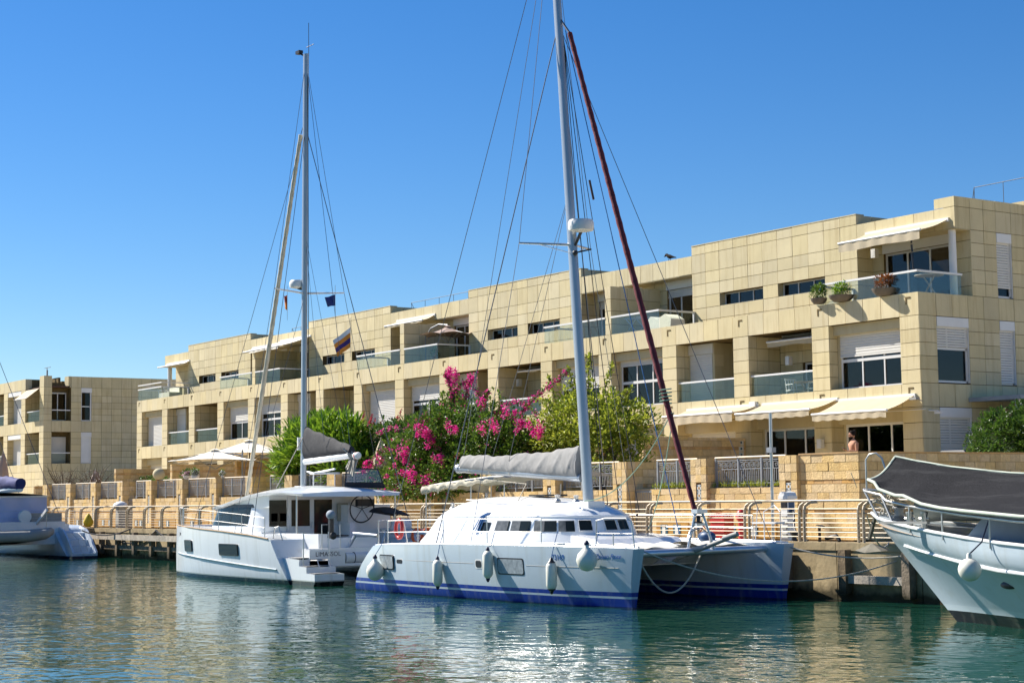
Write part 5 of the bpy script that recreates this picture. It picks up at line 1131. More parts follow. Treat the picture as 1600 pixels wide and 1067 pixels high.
an = MB(); an.add([(-23.68, 24.9, 1.42), (-24.0, 24.75, 1.27), (-23.6, 24.6, 1.24), (-23.25, 24.7, 1.27), (-23.4, 25.1, 1.29), (-23.62, 24.85, 1.22)], [(0, 1, 2), (0, 2, 3), (0, 3, 4), (0, 4, 1), (1, 5, 2), (2, 5, 3), (3, 5, 4), (4, 5, 1)]); an.bar((-23.75, 24.9, 1.5), (-23.55, 24.9, 2.0), .07, .05); GB.part(an, 'anchor', 'galvanised')
hw = Vector(hg.ring(gq(-19.3))[5]); GB.part(MB().sphere(hw, .16, 14, 9, sc=(1.15, .25, .42)), 'hawse_port', 'plastic_black', 60)
F = TH('fender', 'large round white ball fender hanging on the pale blue bow at the right', 'fender', (-19.4, 22.7, 1.1))
F.part(MB().sphere((-19.4, 22.72, 1.09), .195, 20, 14), 'body', 'fender', 60); F.part(MB().lathe([(.05, .18), (.045, .25), (.03, .28)], (-19.4, 22.72, 1.09), 10), 'eye', 'fender', 60)
F.part(MB().tube([(-19.4, 22.72, 1.35), (-19.3, 22.93, 1.55), rail_pt(-19.2)], .014, 5), 'lanyard', 'navy')
ML = tag(MB().tube(sag((-23.6, 24.7, 1.95), (-26.5, 28.4, 1.3), .3, 16), .016, 6).build('mooring_line', 'rope'), 'pale mooring line from the bow of the net covered boat to the quay', 'rope', 'mooring lines')

# ------------------------------------------------------------------ catamaran stern at the far left
C3 = TH('catamaran', 'white catamaran at the far left with pale lilac cockpit screens and a dinghy on davits', 'catamaran', (-76, 25, 0), 'catamarans moored along the quay')
st3 = [(-86, -86, .7, .6, 1.5), (-80, -80, .8, .7, 1.5), (-75, -75, .8, .66, 1.45), (-73.6, -72.9, .76, .62, 1.42), (-72.9, -71.2, .72, .60, 1.30)]
for yc in (26.95, 21.6):
    hh = Hull(st3, yc, ex=.75); C3.part(hh.mesh(), 'hull', 'hull_navy_boot', 45)
    s = MB(); s.prism([(-72.9, -.2), (-71.0, -.2), (-70.95, .22), (-71.5, .24), (-71.5, .5), (-71.95, .52), (-71.95, .8), (-72.4, .82), (-72.4, 1.1), (-72.9, 1.15)], 1, yc-.5, yc+.5); C3.part(s, 'stern_steps', 'hull_navy_boot', 30)
    for q in (-.56, .5): C3.part(MB().prism([(-73, -.1), (-70.95, -.1), (-70.95, .28), (-71.6, .85), (-72.2, 1.25), (-73, 1.4)], 1, yc+q, yc+q+.08), 'stern_wing', 'hull_navy_boot', 30)
    C3.part(MB().tube([(-72.3, yc-.1, 1.1), (-71.5, yc-.1, .8), (-71.1, yc-.1, .3)], .015, 6).tube([(-72.3, yc+.2, 1.1), (-71.5, yc+.2, .8), (-71.1, yc+.2, .3)], .015, 6).tube([(-71.5, yc-.1, .8), (-71.5, yc+.2, .8)], .012, 5).tube([(-71.9, yc-.1, .95), (-71.9, yc+.2, .95)], .012, 5).tube([(-71.25, yc-.1, .52), (-71.25, yc+.2, .52)], .012, 5), 'boarding_ladder', 'steel')
C3.part(MB().box(-84, -72.8, 21.9, 26.9, .75, 1.5), 'bridge_deck', 'gelcoat'); C3.part(MB().box(-73.2, -72.75, 22, 26.7, .62, 1.62), 'aft_beam', 'gelcoat')
C3.part(MB().grid(lambda u, v: (-73.4-.08*v+.03*math.sin(u*25), 21.8+4.3*u, 1.6+1.15*v), 40, 4).grid(lambda u, v: (-73.4-.08*v-9*u, 21.8, 1.6+1.15*v), 4, 2).grid(lambda u, v: (-73.4-.08*v-9*u, 26.1, 1.6+1.15*v), 4, 2), 'cockpit_screen', 'lilac_cloth', 80)
C3.part(MB().grid(lambda u, v: (-73.3-9.5*v, 21.6+4.6*u, 2.76+.16*math.sin(u*math.pi)), 10, 4).box(-83, -73.4, 21.7, 26.1, 2.70, 2.76), 'hardtop', 'deck_white', 60)
C3.part(MB().tube([(-82, 24.0, 3.0), (-70.8, 24.0, 3.05)], .14, 12), 'boom', 'gelcoat', 50)
C3.part(MB().loft([[(-82+11.2*t, 24.0+.24*math.sin(a)+.025*math.sin(t*40+k), 3.02+(.95-.50*t)*(1-math.cos(a))/2*1.1+.03*math.sin(t*31)+.02*math.sin(t*83+k)) for k, a in enumerate([q*2*math.pi/16 for q in range(16)])] for t in [i/30 for i in range(31)]]), 'sail_cover', 'navy_cloth', 80)
C3.part(MB().loft([[(-84+.14*math.cos(a), 24+.11*math.sin(a), z) for a in [k*math.pi/7 for k in range(14)]] for z in (1.5, 18)]), 'mast', 'mast_paint', 60)
for a, b in (((-84, 24, 17.5), (-73.4, 22.0, 1.5)), ((-84, 24, 17.5), (-72.9, 26.6, 1.6)), ((-84, 24, 14), (-78, 26.9, 1.5)), ((-84, 24, 14), (-78.5, 21.4, 1.5)), ((-84, 24, 17.8), (-74.2, 24.0, 3.3))): stay(C3, a, b, .014)
for y in (22.9, 25.4): C3.part(MB().bar((-73.2, y, 1.3), (-71.7, y+.1, 2.15), .09, .13), 'davit', 'white_paint'); stay(C3, (-71.7, y+.1, 2.12), (-71.8, y+.1, 1.2), .012, 'rope', 'fall')
C3.part(MB().lathe([(.28, -.02), (.30, 0), (.28, .14), (.05, .16)], (-72.9, 24.9, 1.85), 16, axis=Vector((1, 0, 0))), 'satellite_dish', 'deck_white', 40); C3.part(MB().box(-73.0, -72.9, 25.2, 26.6, 1.58, 2.0), 'grill_box', 'hypalon')
stanchions(C3, [(-72.9, y, 1.45) for y in (21.2, 22.4, 23.6, 25.9, 27.2)], .65)
D = TH('dinghy', 'grey inflatable dinghy slung on the davits of the far left catamaran', 'dinghy', (-71.9, 24, .9))
D.part(MB().tube([(-71.5, 21.2, 1.05), (-71.5, 23, 1.0), (-71.5, 24.6, 1.0), (-71.65, 25.4, 1.08), (-71.95, 25.75, 1.18), (-72.25, 25.4, 1.1), (-72.4, 24.6, 1.03), (-72.4, 23, 1.0), (-72.4, 21.2, 1.05)], [.22, .24, .24, .22, .18, .22, .24, .24, .22], 14), 'tube', 'hypalon', 60)
D.part(MB().loft([[(-72.3, y, .98+.1*k), (-71.95, y, .68+.28*k), (-71.6, y, .98+.1*k)] for y, k in ((21.2, 0), (24.2, 0), (25.2, .5), (25.6, 1))]), 'keel', 'plastic_black', 40); D.o.location.x -= 1.2; C3.o.location.x -= 1.2
D.part(MB().box(-72.3, -71.6, 22.4, 22.75, 1.15, 1.18), 'thwart', 'white_paint')
# ================================================================== awnings and parasols
def awning(label, x0, x1, yw, zw, yf, zf, cloth='cream_cloth', val=.22, scallop=True, xs0=None, ribs=True):
    A = TH('awning', label, 'awning', ((x0+x1)/2, yw, zw), 'awnings on the facades')
    A.part(MB().box(x0-.05, x1+.05, yw-.02, yw+.10, zw-.02, zw+.12), 'cassette', 'white_paint')
    n = 36
    A.part(MB().grid(lambda u, v: (x0+(x1-x0)*u, yw+(yf-yw)*v, zw+.05+(zf-zw-.05)*v-.05*math.sin(v*math.pi)+(.003*math.sin(u*n*.9) if ribs else 0)), n, 6), 'canopy', cloth, 80)
    A.part(MB().tube([(x0-.03, yf, zf), (x1+.03, yf, zf)], .045, 8), 'front_bar', 'white_paint', 60)
    if val: A.part(MB().grid(lambda u, v: (x0+(x1-x0)*u, yf-.02+.008*math.sin(u*40), zf-.03-v*(val+(.035*abs(math.sin(u*(x1-x0)*6)) if scallop else .02*math.sin(u*9)))), 90, 3), 'valance', cloth, 80)
    for x in (x0+.4, x1-.4): A.part(MB().tube([(x, yw, zw-.05), (x+.5*(1 if x < (x0+x1)/2 else -1), (yw+yf)/2, (zw+zf)/2-.1), (x, yf+.04, zf-.02)], .025, 6), 'arm', 'white_paint')
awning('cream awning over the top right corner balcony', -42.5, -38.75, 44.9, 11.62, 43.5, 11.22, 'cream_cloth', .28, False)
awning('cream scalloped awning over the door behind the bare chested man', -42.15, -38.75, 42.95, 5.56, 41.6, 5.10, 'cream_cloth', .18)
awning('cream scalloped awning left of the one above the bare chested man', -46.05, -42.3, 42.95, 5.62, 41.6, 5.30, 'cream_cloth', .18)
awning('cream straight edged awning behind the red furled sail', -50.3, -46.35, 42.95, 5.62, 41.7, 5.40, 'cream_cloth', .30, False)
awning('short cream awning inside the upper loggia above the table', -46.3, -43.75, 44.3, 8.18, 43.5, 8.02, 'cream_cloth', .16, False)
awning('short cream awning inside the upper loggia above the bougainvillea', -62.7, -60.35, 44.3, 8.2, 43.6, 8.05, 'cream_cloth', .0, False)
awning('rolled cream awning on the top floor above the brown parasol', -75.6, -71.9, 44.93, 11.55, 44.2, 11.30, 'cream_cloth', .06, False)
awning('rolled white awning on the top floor left of the big open white one', -92.6, -89.2, 44.93, 11.5, 44.3, 11.28, 'offwhite_cloth', .0, False)
awning('big open white awning on the top floor behind the left mast', -88.9, -85.2, 44.93, 11.62, 42.9, 11.02, 'offwhite_cloth', .10, False)
awning('narrow cream awning on the left end balcony of the long building', -105.5, -101.9, 44.93, 11.45, 44.3, 11.28, 'offwhite_cloth', .0, False)
def parasol(name, label, c, half, zt, ze, cloth, rot=0, n=4, pole=None, group='parasols on the terraces', low=False):
    P = TH(name, label, 'parasol', (c[0], c[1], c[2]), group)
    m = MB(); ring = [Vector((c[0]+half*math.cos(rot+k*2*math.pi/n), c[1]+half*math.sin(rot+k*2*math.pi/n), ze)) for k in range(n)]
    top = Vector((c[0], c[1], zt))
    for k in range(n):
        a, b = ring[k], ring[(k+1) % n]
        m.grid(lambda u, v: top.lerp(a.lerp(b, u)-Vector((0, 0, -.10*math.sin(u*math.pi)*v*v)), v)-Vector((0, 0, .08*math.sin(v*math.pi))), 6, 6)
    P.part(m, 'canopy', cloth, 30)
    P.part(MB().add([(c[0]+.13*half*math.cos(rot+k*2*math.pi/n), c[1]+.13*half*math.sin(rot+k*2*math.pi/n), zt-.03) for k in range(n)]+[(c[0], c[1], zt+.05)], [(k, (k+1) % n, n) for k in range(n)]), 'vent_cap', cloth)
    for k in range(n): P.part(MB().tube([top-Vector((0, 0, .12)), ring[k]-Vector((0, 0, .03))], .02, 5).tube([(c[0], c[1], ze-.35), top.lerp(ring[k], .55)-Vector((0, 0, .05))], .018, 5), 'rib', 'wood_pale' if pole is None else 'iron')
    if pole is None: P.part(MB().tube([(c[0], c[1], c[2]), (c[0], c[1], zt)], .04, 8), 'pole', 'wood_pale', 50)
    else:
        px, py = pole
        if low: P.part(MB().tube([(px, py, c[2]), (px, py, zt-.05)], .05, 8).tube([(px, py, zt-.3), (c[0], c[1], zt-.12)], .035, 8).tube([(px, py, ze), (px+(c[0]-px)*.45, py+(c[1]-py)*.45, zt-.2)], .025, 6), 'mast_arm', 'iron', 60); return
        P.part(MB().tube([(px, py, c[2]), (px, py, ze+.1), (px+(c[0]-px)*.25, py+(c[1]-py)*.25, zt+.02), (px+(c[0]-px)*.6, py+(c[1]-py)*.6, zt+.16), (c[0], c[1], zt+.05)], .04, 8), 'mast_arm', 'iron', 60); P.part(MB().box(px-.4, px+.4, py-.4, py+.4, c[2], c[2]+.08), 'base', 'iron')
parasol('parasol', 'large cream square parasol on the left terrace, the taller of the two', (-79.5, 38.4, 2.6), 3.15, 5.52, 4.74, 'offwhite_cloth', .1)
parasol('parasol', 'cream parasol on a dark side arm, the lower of the two on the left terrace', (-78.4, 36.0, 2.6), 2.95, 5.0, 4.38, 'offwhite_cloth', .25, pole=(-77.4, 37.0), low=True)
parasol('parasol', 'brown cantilever parasol on the top floor balcony', (-69.6, 44.25, 9.05), 1.45, 10.78, 10.30, 'brown_cloth', .2, 6, pole=(-71.6, 44.2))
def closed_parasol(label, x, y, z0, z1, cloth):
    P = TH('closed_parasol', label, 'parasol', (x, y, 2.6), 'closed parasols'); n = 14
    P.part(MB().loft([[(x+r*(1+.22*(k % 2))*math.cos(k*2*math.pi/n), y+r*(1+.22*(k % 2))*math.sin(k*2*math.pi/n), z0+(z1-z0)*t) for k in range(n)] for t, r in ((0, .30), (.1, .33), (.45, .25), (.8, .14), (1, .05))]), 'folded_canopy', cloth, 60); P.part(MB().tube([(x, y, 2.6), (x, y, z1+.12)], .03, 6), 'pole', 'wood_pale')
closed_parasol('closed beige parasol between the red flowering bush and the bougainvillea', -56.7, 32.95, 3.3, 4.65, 'cream_cloth')
closed_parasol('closed pinkish parasol on the terrace below the far left building', -98.7, 37.5, 3.45, 4.35, 'brown_cloth')
closed_parasol('closed brown parasol at the left edge above the blue sail cover', -111.5, 36, 4.0, 5.75, 'brown_cloth')

# ================================================================== plants
random.seed(21)
def leafmesh(items, fold=.25):
    """items: (pos, direction, length, width) -> one folded leaf of four triangles each"""
    v = []; f = []
    for p, d, l, w_ in items:
        d = d.normalized(); s = d.cross(Vector((random.uniform(-.5, .5), random.uniform(-.5, .5), 1)))
        if s.length < .01: s = Vector((1, 0, 0))
        s.normalize(); u = s.cross(d); o = len(v); m_ = p+d*l*.5
        v += [tuple(p), tuple(m_+s*w_/2+u*w_*fold), tuple(p+d*l), tuple(m_-s*w_/2+u*w_*fold)]; f += [(o, o+1, o+2), (o, o+2, o+3)]
    m = MB(); m.v = v; m.f = f; m.mi = [0]*len(f); return m
def part_raw(th, mb, name, mt):
    me = bpy.data.meshes.new(name); me.from_pydata(mb.v, [], mb.f); me.materials.append(MATS[mt]); me.update()
    o = bpy.data.objects.new(name, me); COL.objects.link(o); o.parent = th.o; o.matrix_parent_inverse = Matrix.Translation(-th.l); return o
def rvec(): 
    while True:
        v = Vector((random.uniform(-1, 1), random.uniform(-1, 1), random.uniform(-1, 1)))
        if .05 < v.length <= 1: return v.normalized()
def crown(blobs, nclump, per, spread, l, w_, up=.25, inner=.35, jitter=.3):
    items = []; centers = []
    tot = sum(b[1][0]*b[1][2] for b in blobs)
    for c, r in blobs:
        k = int(nclump*r[0]*r[2]/tot)
        for _ in range(k):
            d = rvec(); t = random.uniform(inner, 1.0)**.6*(1+random.uniform(-.12, .14)); 
            if d.z < -.55: d.z *= .5
            p = Vector((c[0]+d.x*r[0]*t, c[1]+d.y*r[1]*t, c[2]+d.z*r[2]*t)); centers.append((p, d)); sz = random.uniform(.6, 1.25)
            for _ in range(per):
                q = rvec(); q2 = q*spread*sz*random.uniform(.2, 1)
                dd = (q+d*.7+Vector((0, 0, up))+rvec()*jitter)
                items.append((p+q2, dd, l*random.uniform(.7, 1.3), w_*random.uniform(.75, 1.25)))
    return items, centers
def plant(name, label, cat, base, group=None): return TH(name, label, cat, base, group)
def limbs(th, base, ends, r=.10, mt='bark', mid=.55, name='branch'):
    b = Vector(base)
    for e in ends:
        e = Vector(e); m_ = b.lerp(e, mid)+Vector((random.uniform(-.2, .2), random.uniform(-.2, .2), .25)); th.part(MB().tube([b, b.lerp(m_, .5)+Vector((0, 0, .1)), m_, e], [r, r*.75, r*.5, r*.2], 7), name, mt, 60)
def spray(base, tip, n, l, w_, arch=.4, r=.16):
    a, b = Vector(base), Vector(tip); it = []; pts = []
    for i in range(n):
        t = i/n; p = a.lerp(b, t)+Vector((0, 0, arch*math.sin(t*math.pi)))+rvec()*r*random.random()*(1.1-t*.6); it.append((p, rvec()+Vector((0, 0, .3)), l*random.uniform(.7, 1.2), w_))
    return it, [a.lerp(b, t/8)+Vector((0, 0, arch*math.sin(t/8*math.pi))) for t in range(9)]
# bright green long-leaved tree behind the left catamaran
G = 'shrubs and trees on the terraces'
t = plant('frangipani_tree', 'bright green long leaved tree behind the dark grey sail bag', 'tree', (-65, 35, 2.6), G)
it, ce = crown([((-65.6, 34.6, 4.5), (2.4, 1.3, 1.4)), ((-64.2, 35, 4.8), (2.2, 1.4, 1.3)), ((-67.0, 34.6, 3.7), (1.4, 1.1, 1.0)), ((-62.8, 35, 3.7), (1.4, 1.2, 1.0))], 1000, 13, .26, .34, .09, .5)
part_raw(t, leafmesh(it), 'crown', 'leaf_bright'); limbs(t, (-65, 35, 2.6), [tuple(c[0]) for c in random.sample(ce, 9)], .14)
t.part(MB().tube([(-65, 35, 2.5), (-65.1, 35, 3.0)], [.2, .15], 8), 'trunk', 'bark')
# dark bush with red spikes
t = plant('flowering_bush', 'dark leaved bush with upright red flower spikes right of the bright green tree', 'bush', (-61.3, 36.8, 2.6), G)
it, ce = crown([((-61.3, 36.6, 4.6), (2.5, 1.2, 1.25)), ((-59.6, 36.6, 4.5), (1.6, 1.1, 1.0)), ((-61.5, 36.6, 3.6), (2.4, 1.2, 1.1))], 1000, 14, .2, .17, .08)
part_raw(t, leafmesh(it), 'crown', 'leaf_dark'); fl = []; st = MB()
for _ in range(34):
    x = random.uniform(-65.2, -58.6); y = random.uniform(36.2, 37.2); z0 = 5.2+random.uniform(-.5, .35); tip = Vector((x+random.uniform(.1, .6), y, z0+random.uniform(.25, .75))); st.tube([(x, y, z0-.3), tuple(tip)], .012, 4)
    for k in range(46): t_ = random.random(); fl.append((Vector((x, y, z0)).lerp(tip, t_)+rvec()*.07*(1.1-t_), rvec(), .075, .06))
for _ in range(260): c = random.choice(ce)[0]; fl += [(c+rvec()*.1, rvec(), .08, .07) for _ in range(4)] if c.y < 36.6 and random.random() < .35 else []
part_raw(t, leafmesh(fl), 'blossoms', 'blossom_red'); t.part(st, 'stem', 'bark'); limbs(t, (-61.2, 36.7, 2.6), [tuple(c[0]) for c in random.sample(ce, 7)], .09)
# bougainvillea
def near(c): f_ = c[1]/35; return Vector((c[0]*f_, c[1], 2.4+(c[2]-2.4)*f_))
t = plant('bougainvillea', 'bougainvillea covered in magenta blossoms behind the grey boom cover', 'bush', (-55, 35, 2.6), G)
bl = [((-57.6, 34.4, 3.7), (2.2, 1.2, 1.25)), ((-55.2, 34.8, 4.3), (2.3, 1.3, 1.5)), ((-52.6, 35.0, 4.6), (2.4, 1.4, 1.5)), ((-50.6, 35.2, 4.2), (1.6, 1.2, 1.1)), ((-54.6, 35.2, 5.6), (1.2, .9, .8)), ((-59.3, 34.0, 3.0), (1.3, .9, .8)), ((-53.5, 34.6, 3.3), (3.4, 1.3, 1.0)), ((-57.2, 33.6, 2.9), (2.6, .8, .8)), ((-56, 34.2, 5.0), (1.6, 1.0, .9))]
bl = [(tuple(near(c)), r) for c, r in bl]
it, ce = crown(bl, 2900, 14, .22, .13, .085, .25, .2)
sp = []; fl = []; br = []
for a, b, n, ar in (((-54.6, 35, 5.6), (-55.3, 34.8, 7.2), 150, .3), ((-54, 35, 5.8), (-53.4, 34.9, 6.9), 130, .3), ((-51, 35, 5.0), (-47.2, 34.9, 6.75), 220, .15), ((-55, 34.9, 6.2), (-52.6, 34.9, 5.9), 130, .7), ((-58.5, 34.2, 4.2), (-61.9, 34.0, 3.5), 150, .5), ((-57.5, 34.3, 4.6), (-60.8, 34.2, 4.9), 110, .5), ((-52, 35, 5.4), (-49.2, 34.8, 5.3), 130, .5), ((-53, 35, 5.6), (-52.2, 35, 6.3), 90, .2)):
    s_, p_ = spray(near(a), near(b), n, .12, .075, ar); sp += s_; br.append(p_)
    for q in s_:
        if random.random() < .30: fl += [(q[0]+rvec()*.07, rvec(), .09, .085) for _ in range(4)]
it += sp
part_raw(t, leafmesh(it), 'crown', 'leaf_mid')
def bunch(c, r, n):
    c = near(c); k_ = max(3, n//45)
    for _ in range(k_):
        d = rvec(); cc = c+Vector((d.x*r[0]*1.35, d.y*r[1]*1.6, d.z*r[2]*1.35))*random.random()**.45; rr_ = random.uniform(.08, .22)
        for _ in range(int(n/k_*random.uniform(.5, 1.4))):
            e = rvec(); fl.append((cc+Vector((e.x*rr_*1.2, e.y*rr_, e.z*rr_*1.5))*random.random()**.6, rvec(), .085, .08))
for c, r, n in (((-57.6, 33.1, 3.3), (.9, .25, .55), 620), ((-58.4, 33.1, 4.0), (.55, .2, .5), 320), ((-56.6, 33.4, 4.7), (.35, .2, .55), 260), ((-59.2, 33.1, 2.95), (.6, .2, .35), 260), ((-55.2, 34.7, 7.05), (.5, .25, .28), 320), ((-53.4, 34.8, 6.8), (.38, .2, .28), 220), ((-61.6, 33.9, 3.6), (.5, .2, .28), 240), ((-60.4, 34.0, 4.0), (.35, .2, .2), 120), ((-57.2, 33.3, 5.2), (.5, .2, .35), 260), ((-52.2, 33.7, 4.9), (.32, .2, .22), 140), ((-54.6, 33.5, 5.0), (.3, .2, .3), 140), ((-50.2, 34.0, 5.0), (.6, .2, .3), 260), ((-49.3, 34.1, 4.5), (.4, .2, .35), 170), ((-51.2, 33.8, 5.5), (.4, .2, .2), 150), ((-55.6, 33.5, 4.1), (.3, .2, .4), 170), ((-56.6, 33.2, 2.95), (.7, .2, .3), 260), ((-52.9, 34.4, 6.0), (.7, .3, .15), 160)): bunch(c, r, n)
for _ in range(760):
    c, d = random.choice(ce)
    if d.y < .3 and random.random() < (.95 if c.x < -54 else .35): fl += [(c+rvec()*.16*random.random(), rvec(), .08, .075) for _ in range(random.randint(2, 9))]
part_raw(t, leafmesh(fl), 'blossoms', 'blossom'); limbs(t, (-55, 35.2, 2.6), [tuple(c[0]) for c in random.sample(ce, 10)], .10)
for p_ in br: t.part(MB().tube(p_, [.03]*4+[.02]*5, 5), 'branch', 'bark')
# yellow-green tree
t = plant('citrus_tree', 'loose yellow green tree behind the mast of the striped catamaran', 'tree', (-46.8, 36, 2.6), G)
it, ce = crown([((-47.2, 35.6, 4.9), (2.5, 1.4, 1.4)), ((-45.6, 35.8, 4.6), (1.9, 1.3, 1.2)), ((-49.0, 35.6, 4.3), (1.6, 1.2, 1.1)), ((-46.8, 35.8, 3.6), (2.4, 1.3, 1.0))], 950, 12, .27, .17, .09, .3, .2)
br = []
for a, b, n in (((-48.6, 35.5, 5.4), (-49.2, 35.5, 6.7), 60), ((-47.6, 35.5, 5.8), (-47.8, 35.4, 6.9), 60), ((-46.8, 35.5, 5.9), (-46.6, 35.4, 7.3), 80), ((-46.2, 35.6, 5.6), (-45.4, 35.5, 6.9), 70), ((-45.4, 35.6, 5.3), (-44.4, 35.5, 6.0), 70), ((-45, 35.6, 4.8), (-43.7, 35.5, 4.9), 60), ((-48, 35.5, 5.4), (-50.3, 35.5, 5.9), 60), ((-44.8, 35.6, 4.5), (-43.6, 35.5, 4.2), 60), ((-47.1, 35.4, 5.9), (-47.0, 35.3, 6.6), 50)):
    s_, p_ = spray(a, b, n*2, .15, .075, .1, .22); it += s_; br.append(p_)
part_raw(t, leafmesh(it), 'crown', 'leaf_yellow'); limbs(t, (-46.8, 36, 2.6), [tuple(c[0]) for c in random.sample(ce, 10)], .10); t.part(MB().tube([(-46.8, 36, 2.5), (-46.8, 36, 3.2)], [.16, .12], 8), 'trunk', 'bark')
for p_ in br: t.part(MB().tube(p_, .018, 5), 'branch', 'bark')
# the four big plants stand close behind the garden wall and spill over it
for o_ in list(COL.objects):
    if o_.parent is None and o_.type == 'EMPTY' and o_.name in ('frangipani_tree', 'flowering_bush', 'bougainvillea', 'citrus_tree'):
        k_ = {'frangipani_tree': .955, 'flowering_bush': .955, 'bougainvillea': .945, 'citrus_tree': .955}[o_.name]
        o_.scale = (k_, k_, k_); o_.location = CAMPOS+(Vector(o_.location)-CAMPOS)*k_
# glossy hedge at the right edge
t = plant('hedge_bush', 'dense glossy dark green bush beside the end wall at the right edge', 'bush', (-33.2, 41, 2.6), G)
it, ce = crown([((-33.3, 41.2, 3.7), (1.5, 1.3, 1.25)), ((-32.2, 41.6, 4.0), (1.3, 1.2, 1.2))], 900, 15, .17, .12, .09, .2, .5)
part_raw(t, leafmesh(it), 'crown', 'leaf_dark'); limbs(t, (-33, 41.3, 2.6), [tuple(c[0]) for c in random.sample(ce, 6)], .06)
# small garden plants on the left terraces
for label, c, r, n, mt, l, w_ in (('dark low shrub in front of the far left building wall', (-97.5, 40, 3.35), (2.6, .8, .6), 200, 'leaf_dark', .16, .07), ('green shrub with white specks next to the closed pinkish parasol', (-91.5, 38.5, 3.3), (.9, .6, .6), 90, 'leaf_mid', .16, .06)):
    t = plant('garden_shrub', label, 'shrub', (c[0], c[1], 2.6), G); it, ce = crown([(c, r)], n, 10, .18, l, w_); part_raw(t, leafmesh(it), 'crown', mt); limbs(t, (c[0], c[1], 2.6), [tuple(q[0]) for q in random.sample(ce, 4)], .03)
for label, c in (('bare brown shrub at the far left below the corner of the stone building', (-101.5, 36.5, 2.6)), ('second bare twiggy shrub right of the leftmost one', (-97.6, 37, 2.6))):
    t = plant('bare_shrub', label, 'shrub', c, G); m = MB()
    for _ in range(60):
        p = Vector(c)+Vector((0, 0, .3)); d = rvec()+Vector((0, 0, .9)); q = p+d.normalized()*random.uniform(.8, 1.7); r_ = q+(d+rvec()).normalized()*.5; m.tube([p, q, r_], [.022, .014, .005], 4)
    t.part(m, 'twigs', 'bark'); part_raw(t, leafmesh([(Vector(c)+Vector((random.gauss(0, .7), random.gauss(0, .4), random.uniform(.7, 1.8))), rvec(), .09, .04) for _ in range(500)]), 'dry_leaves', 'twig')
def pot(label, x, y, z, r, h, plantmat, n, cr, blossom=None, bowl='planter', name='potted_plant', l=.10, w_=.05, group='potted plants'):
    P = TH(name, label, 'potted plant', (x, y, z), group)
    P.part(MB().lathe([(r*.6, 0), (r*.9, h*.5), (r, h), (r*.88, h), (r*.8, h*.85), (.01, h*.84)], (x, y, z), 16), 'pot', bowl, 40); P.part(MB().lathe([(r*.82, h*.84), (r*.5, h*.9), (.01, h*.92)], (x, y, z), 12), 'soil', 'soil')
    it, ce = crown([((x, y, z+h+cr*.7), (cr, cr*.8, cr*.8))], n, 10, .08, l, w_, .4); part_raw(P, leafmesh(it), 'foliage', plantmat)
    if blossom: part_raw(P, leafmesh([(random.choice(ce)[0]+rvec()*.06, rvec(), .07, .06) for _ in range(240)]), 'blossoms', blossom)
pot('bowl with a rust brown plant on the right corner balcony edge', -39.95, 42.98, 9.07, .42, .24, 'leaf_rust', 50, .34)
pot('bowl with a bright lime green plant on the right balcony edge', -41.95, 42.98, 9.07, .45, .22, 'leaf_bright', 50, .30)
pot('hanging bowl with green trailing plant at the left end of the right balcony', -43.05, 42.98, 9.10, .30, .2, 'leaf_mid', 50, .32)
pot('pot with pink flowers on the left terrace wall', -74.75, 32.9, 3.0, .18, .28, 'leaf_mid', 60, .42, 'blossom_pink', 'white_paint')
pot('pot with white flowers right of the pink ones on the terrace wall', -73.2, 32.6, 3.44, .2, .18, 'leaf_mid', 24, .20, 'blossom_white', 'white_paint')
pot('low white trough with pale flowers between the pink and white pots', -74.0, 32.6, 3.44, .24, .18, 'leaf_mid', 14, .15, 'blossom_pink', 'white_paint')
pot('tiny potted plant on the pillar beside the closed gate', -69.6, 32.3, 3.44, .08, .12, 'leaf_mid', 10, .12, 'blossom_white', 'white_paint')
pot('stone bowl planter below the far left terrace wall', -90.2, 37.0, 3.2, .55, .35, 'leaf_dark', 10, .18, None, 'terracotta')
pot('potted shrub beside the brown parasol on the balcony', -70.4, 44.0, 9.05, .2, .3, 'leaf_mid', 30, .25)
# dry grass growing behind the terrace railings
for n_, (xa, xb) in enumerate(((-37.0, -33.9), (-39.4, -37.5))):
    g = MB(); it = [(Vector((random.uniform(xa, xb), 32.25+random.uniform(-.1, .3), 2.62)), Vector((random.gauss(0, .35), random.gauss(0, .3), 1)), random.uniform(.08, .24), .02) for _ in range(420)]
    lm = leafmesh(it); me = bpy.data.meshes.new('dry_grass'); me.from_pydata(lm.v, [], lm.f); me.materials.append(MATS['leaf_yellow']); o = bpy.data.objects.new('dry_grass', me); COL.objects.link(o); stuff(o); tag(o, 'dry yellow grass behind the '+('right' if n_ == 0 else 'left')+' greek key railing panel near the red sail', 'grass')

# ================================================================== things on the promenade and terraces
P = TH('service_pedestal', 'white dock power pedestal behind the quay railing at the right', 'pedestal', (-30.6, 29.3, 1.2), 'dock pedestals')
P.part(MB().box(-30.74, -30.50, 29.18, 29.42, 1.16, 2.28), 'body', 'white_paint'); P.part(MB().box(-30.79, -30.45, 29.14, 29.46, 2.28, 2.36).prism([(-30.78, 2.36), (-30.46, 2.36), (-30.50, 2.44), (-30.56, 2.46), (-30.62, 2.41), (-30.68, 2.46), (-30.74, 2.44)], 1, 29.15, 29.45), 'hood', 'white_paint')
P.part(MB().box(-30.72, -30.52, 29.165, 29.18, 2.05, 2.22), 'lamp_window', 'plastic_black'); P.part(MB().box(-30.50, -30.48, 29.22, 29.38, 1.9, 2.2), 'socket', 'blue_plastic')
for k in range(4): P.part(MB().box(-30.71, -30.53, 29.165, 29.18, 1.4+.14*k, 1.45+.14*k), 'louvre', 'hypalon')
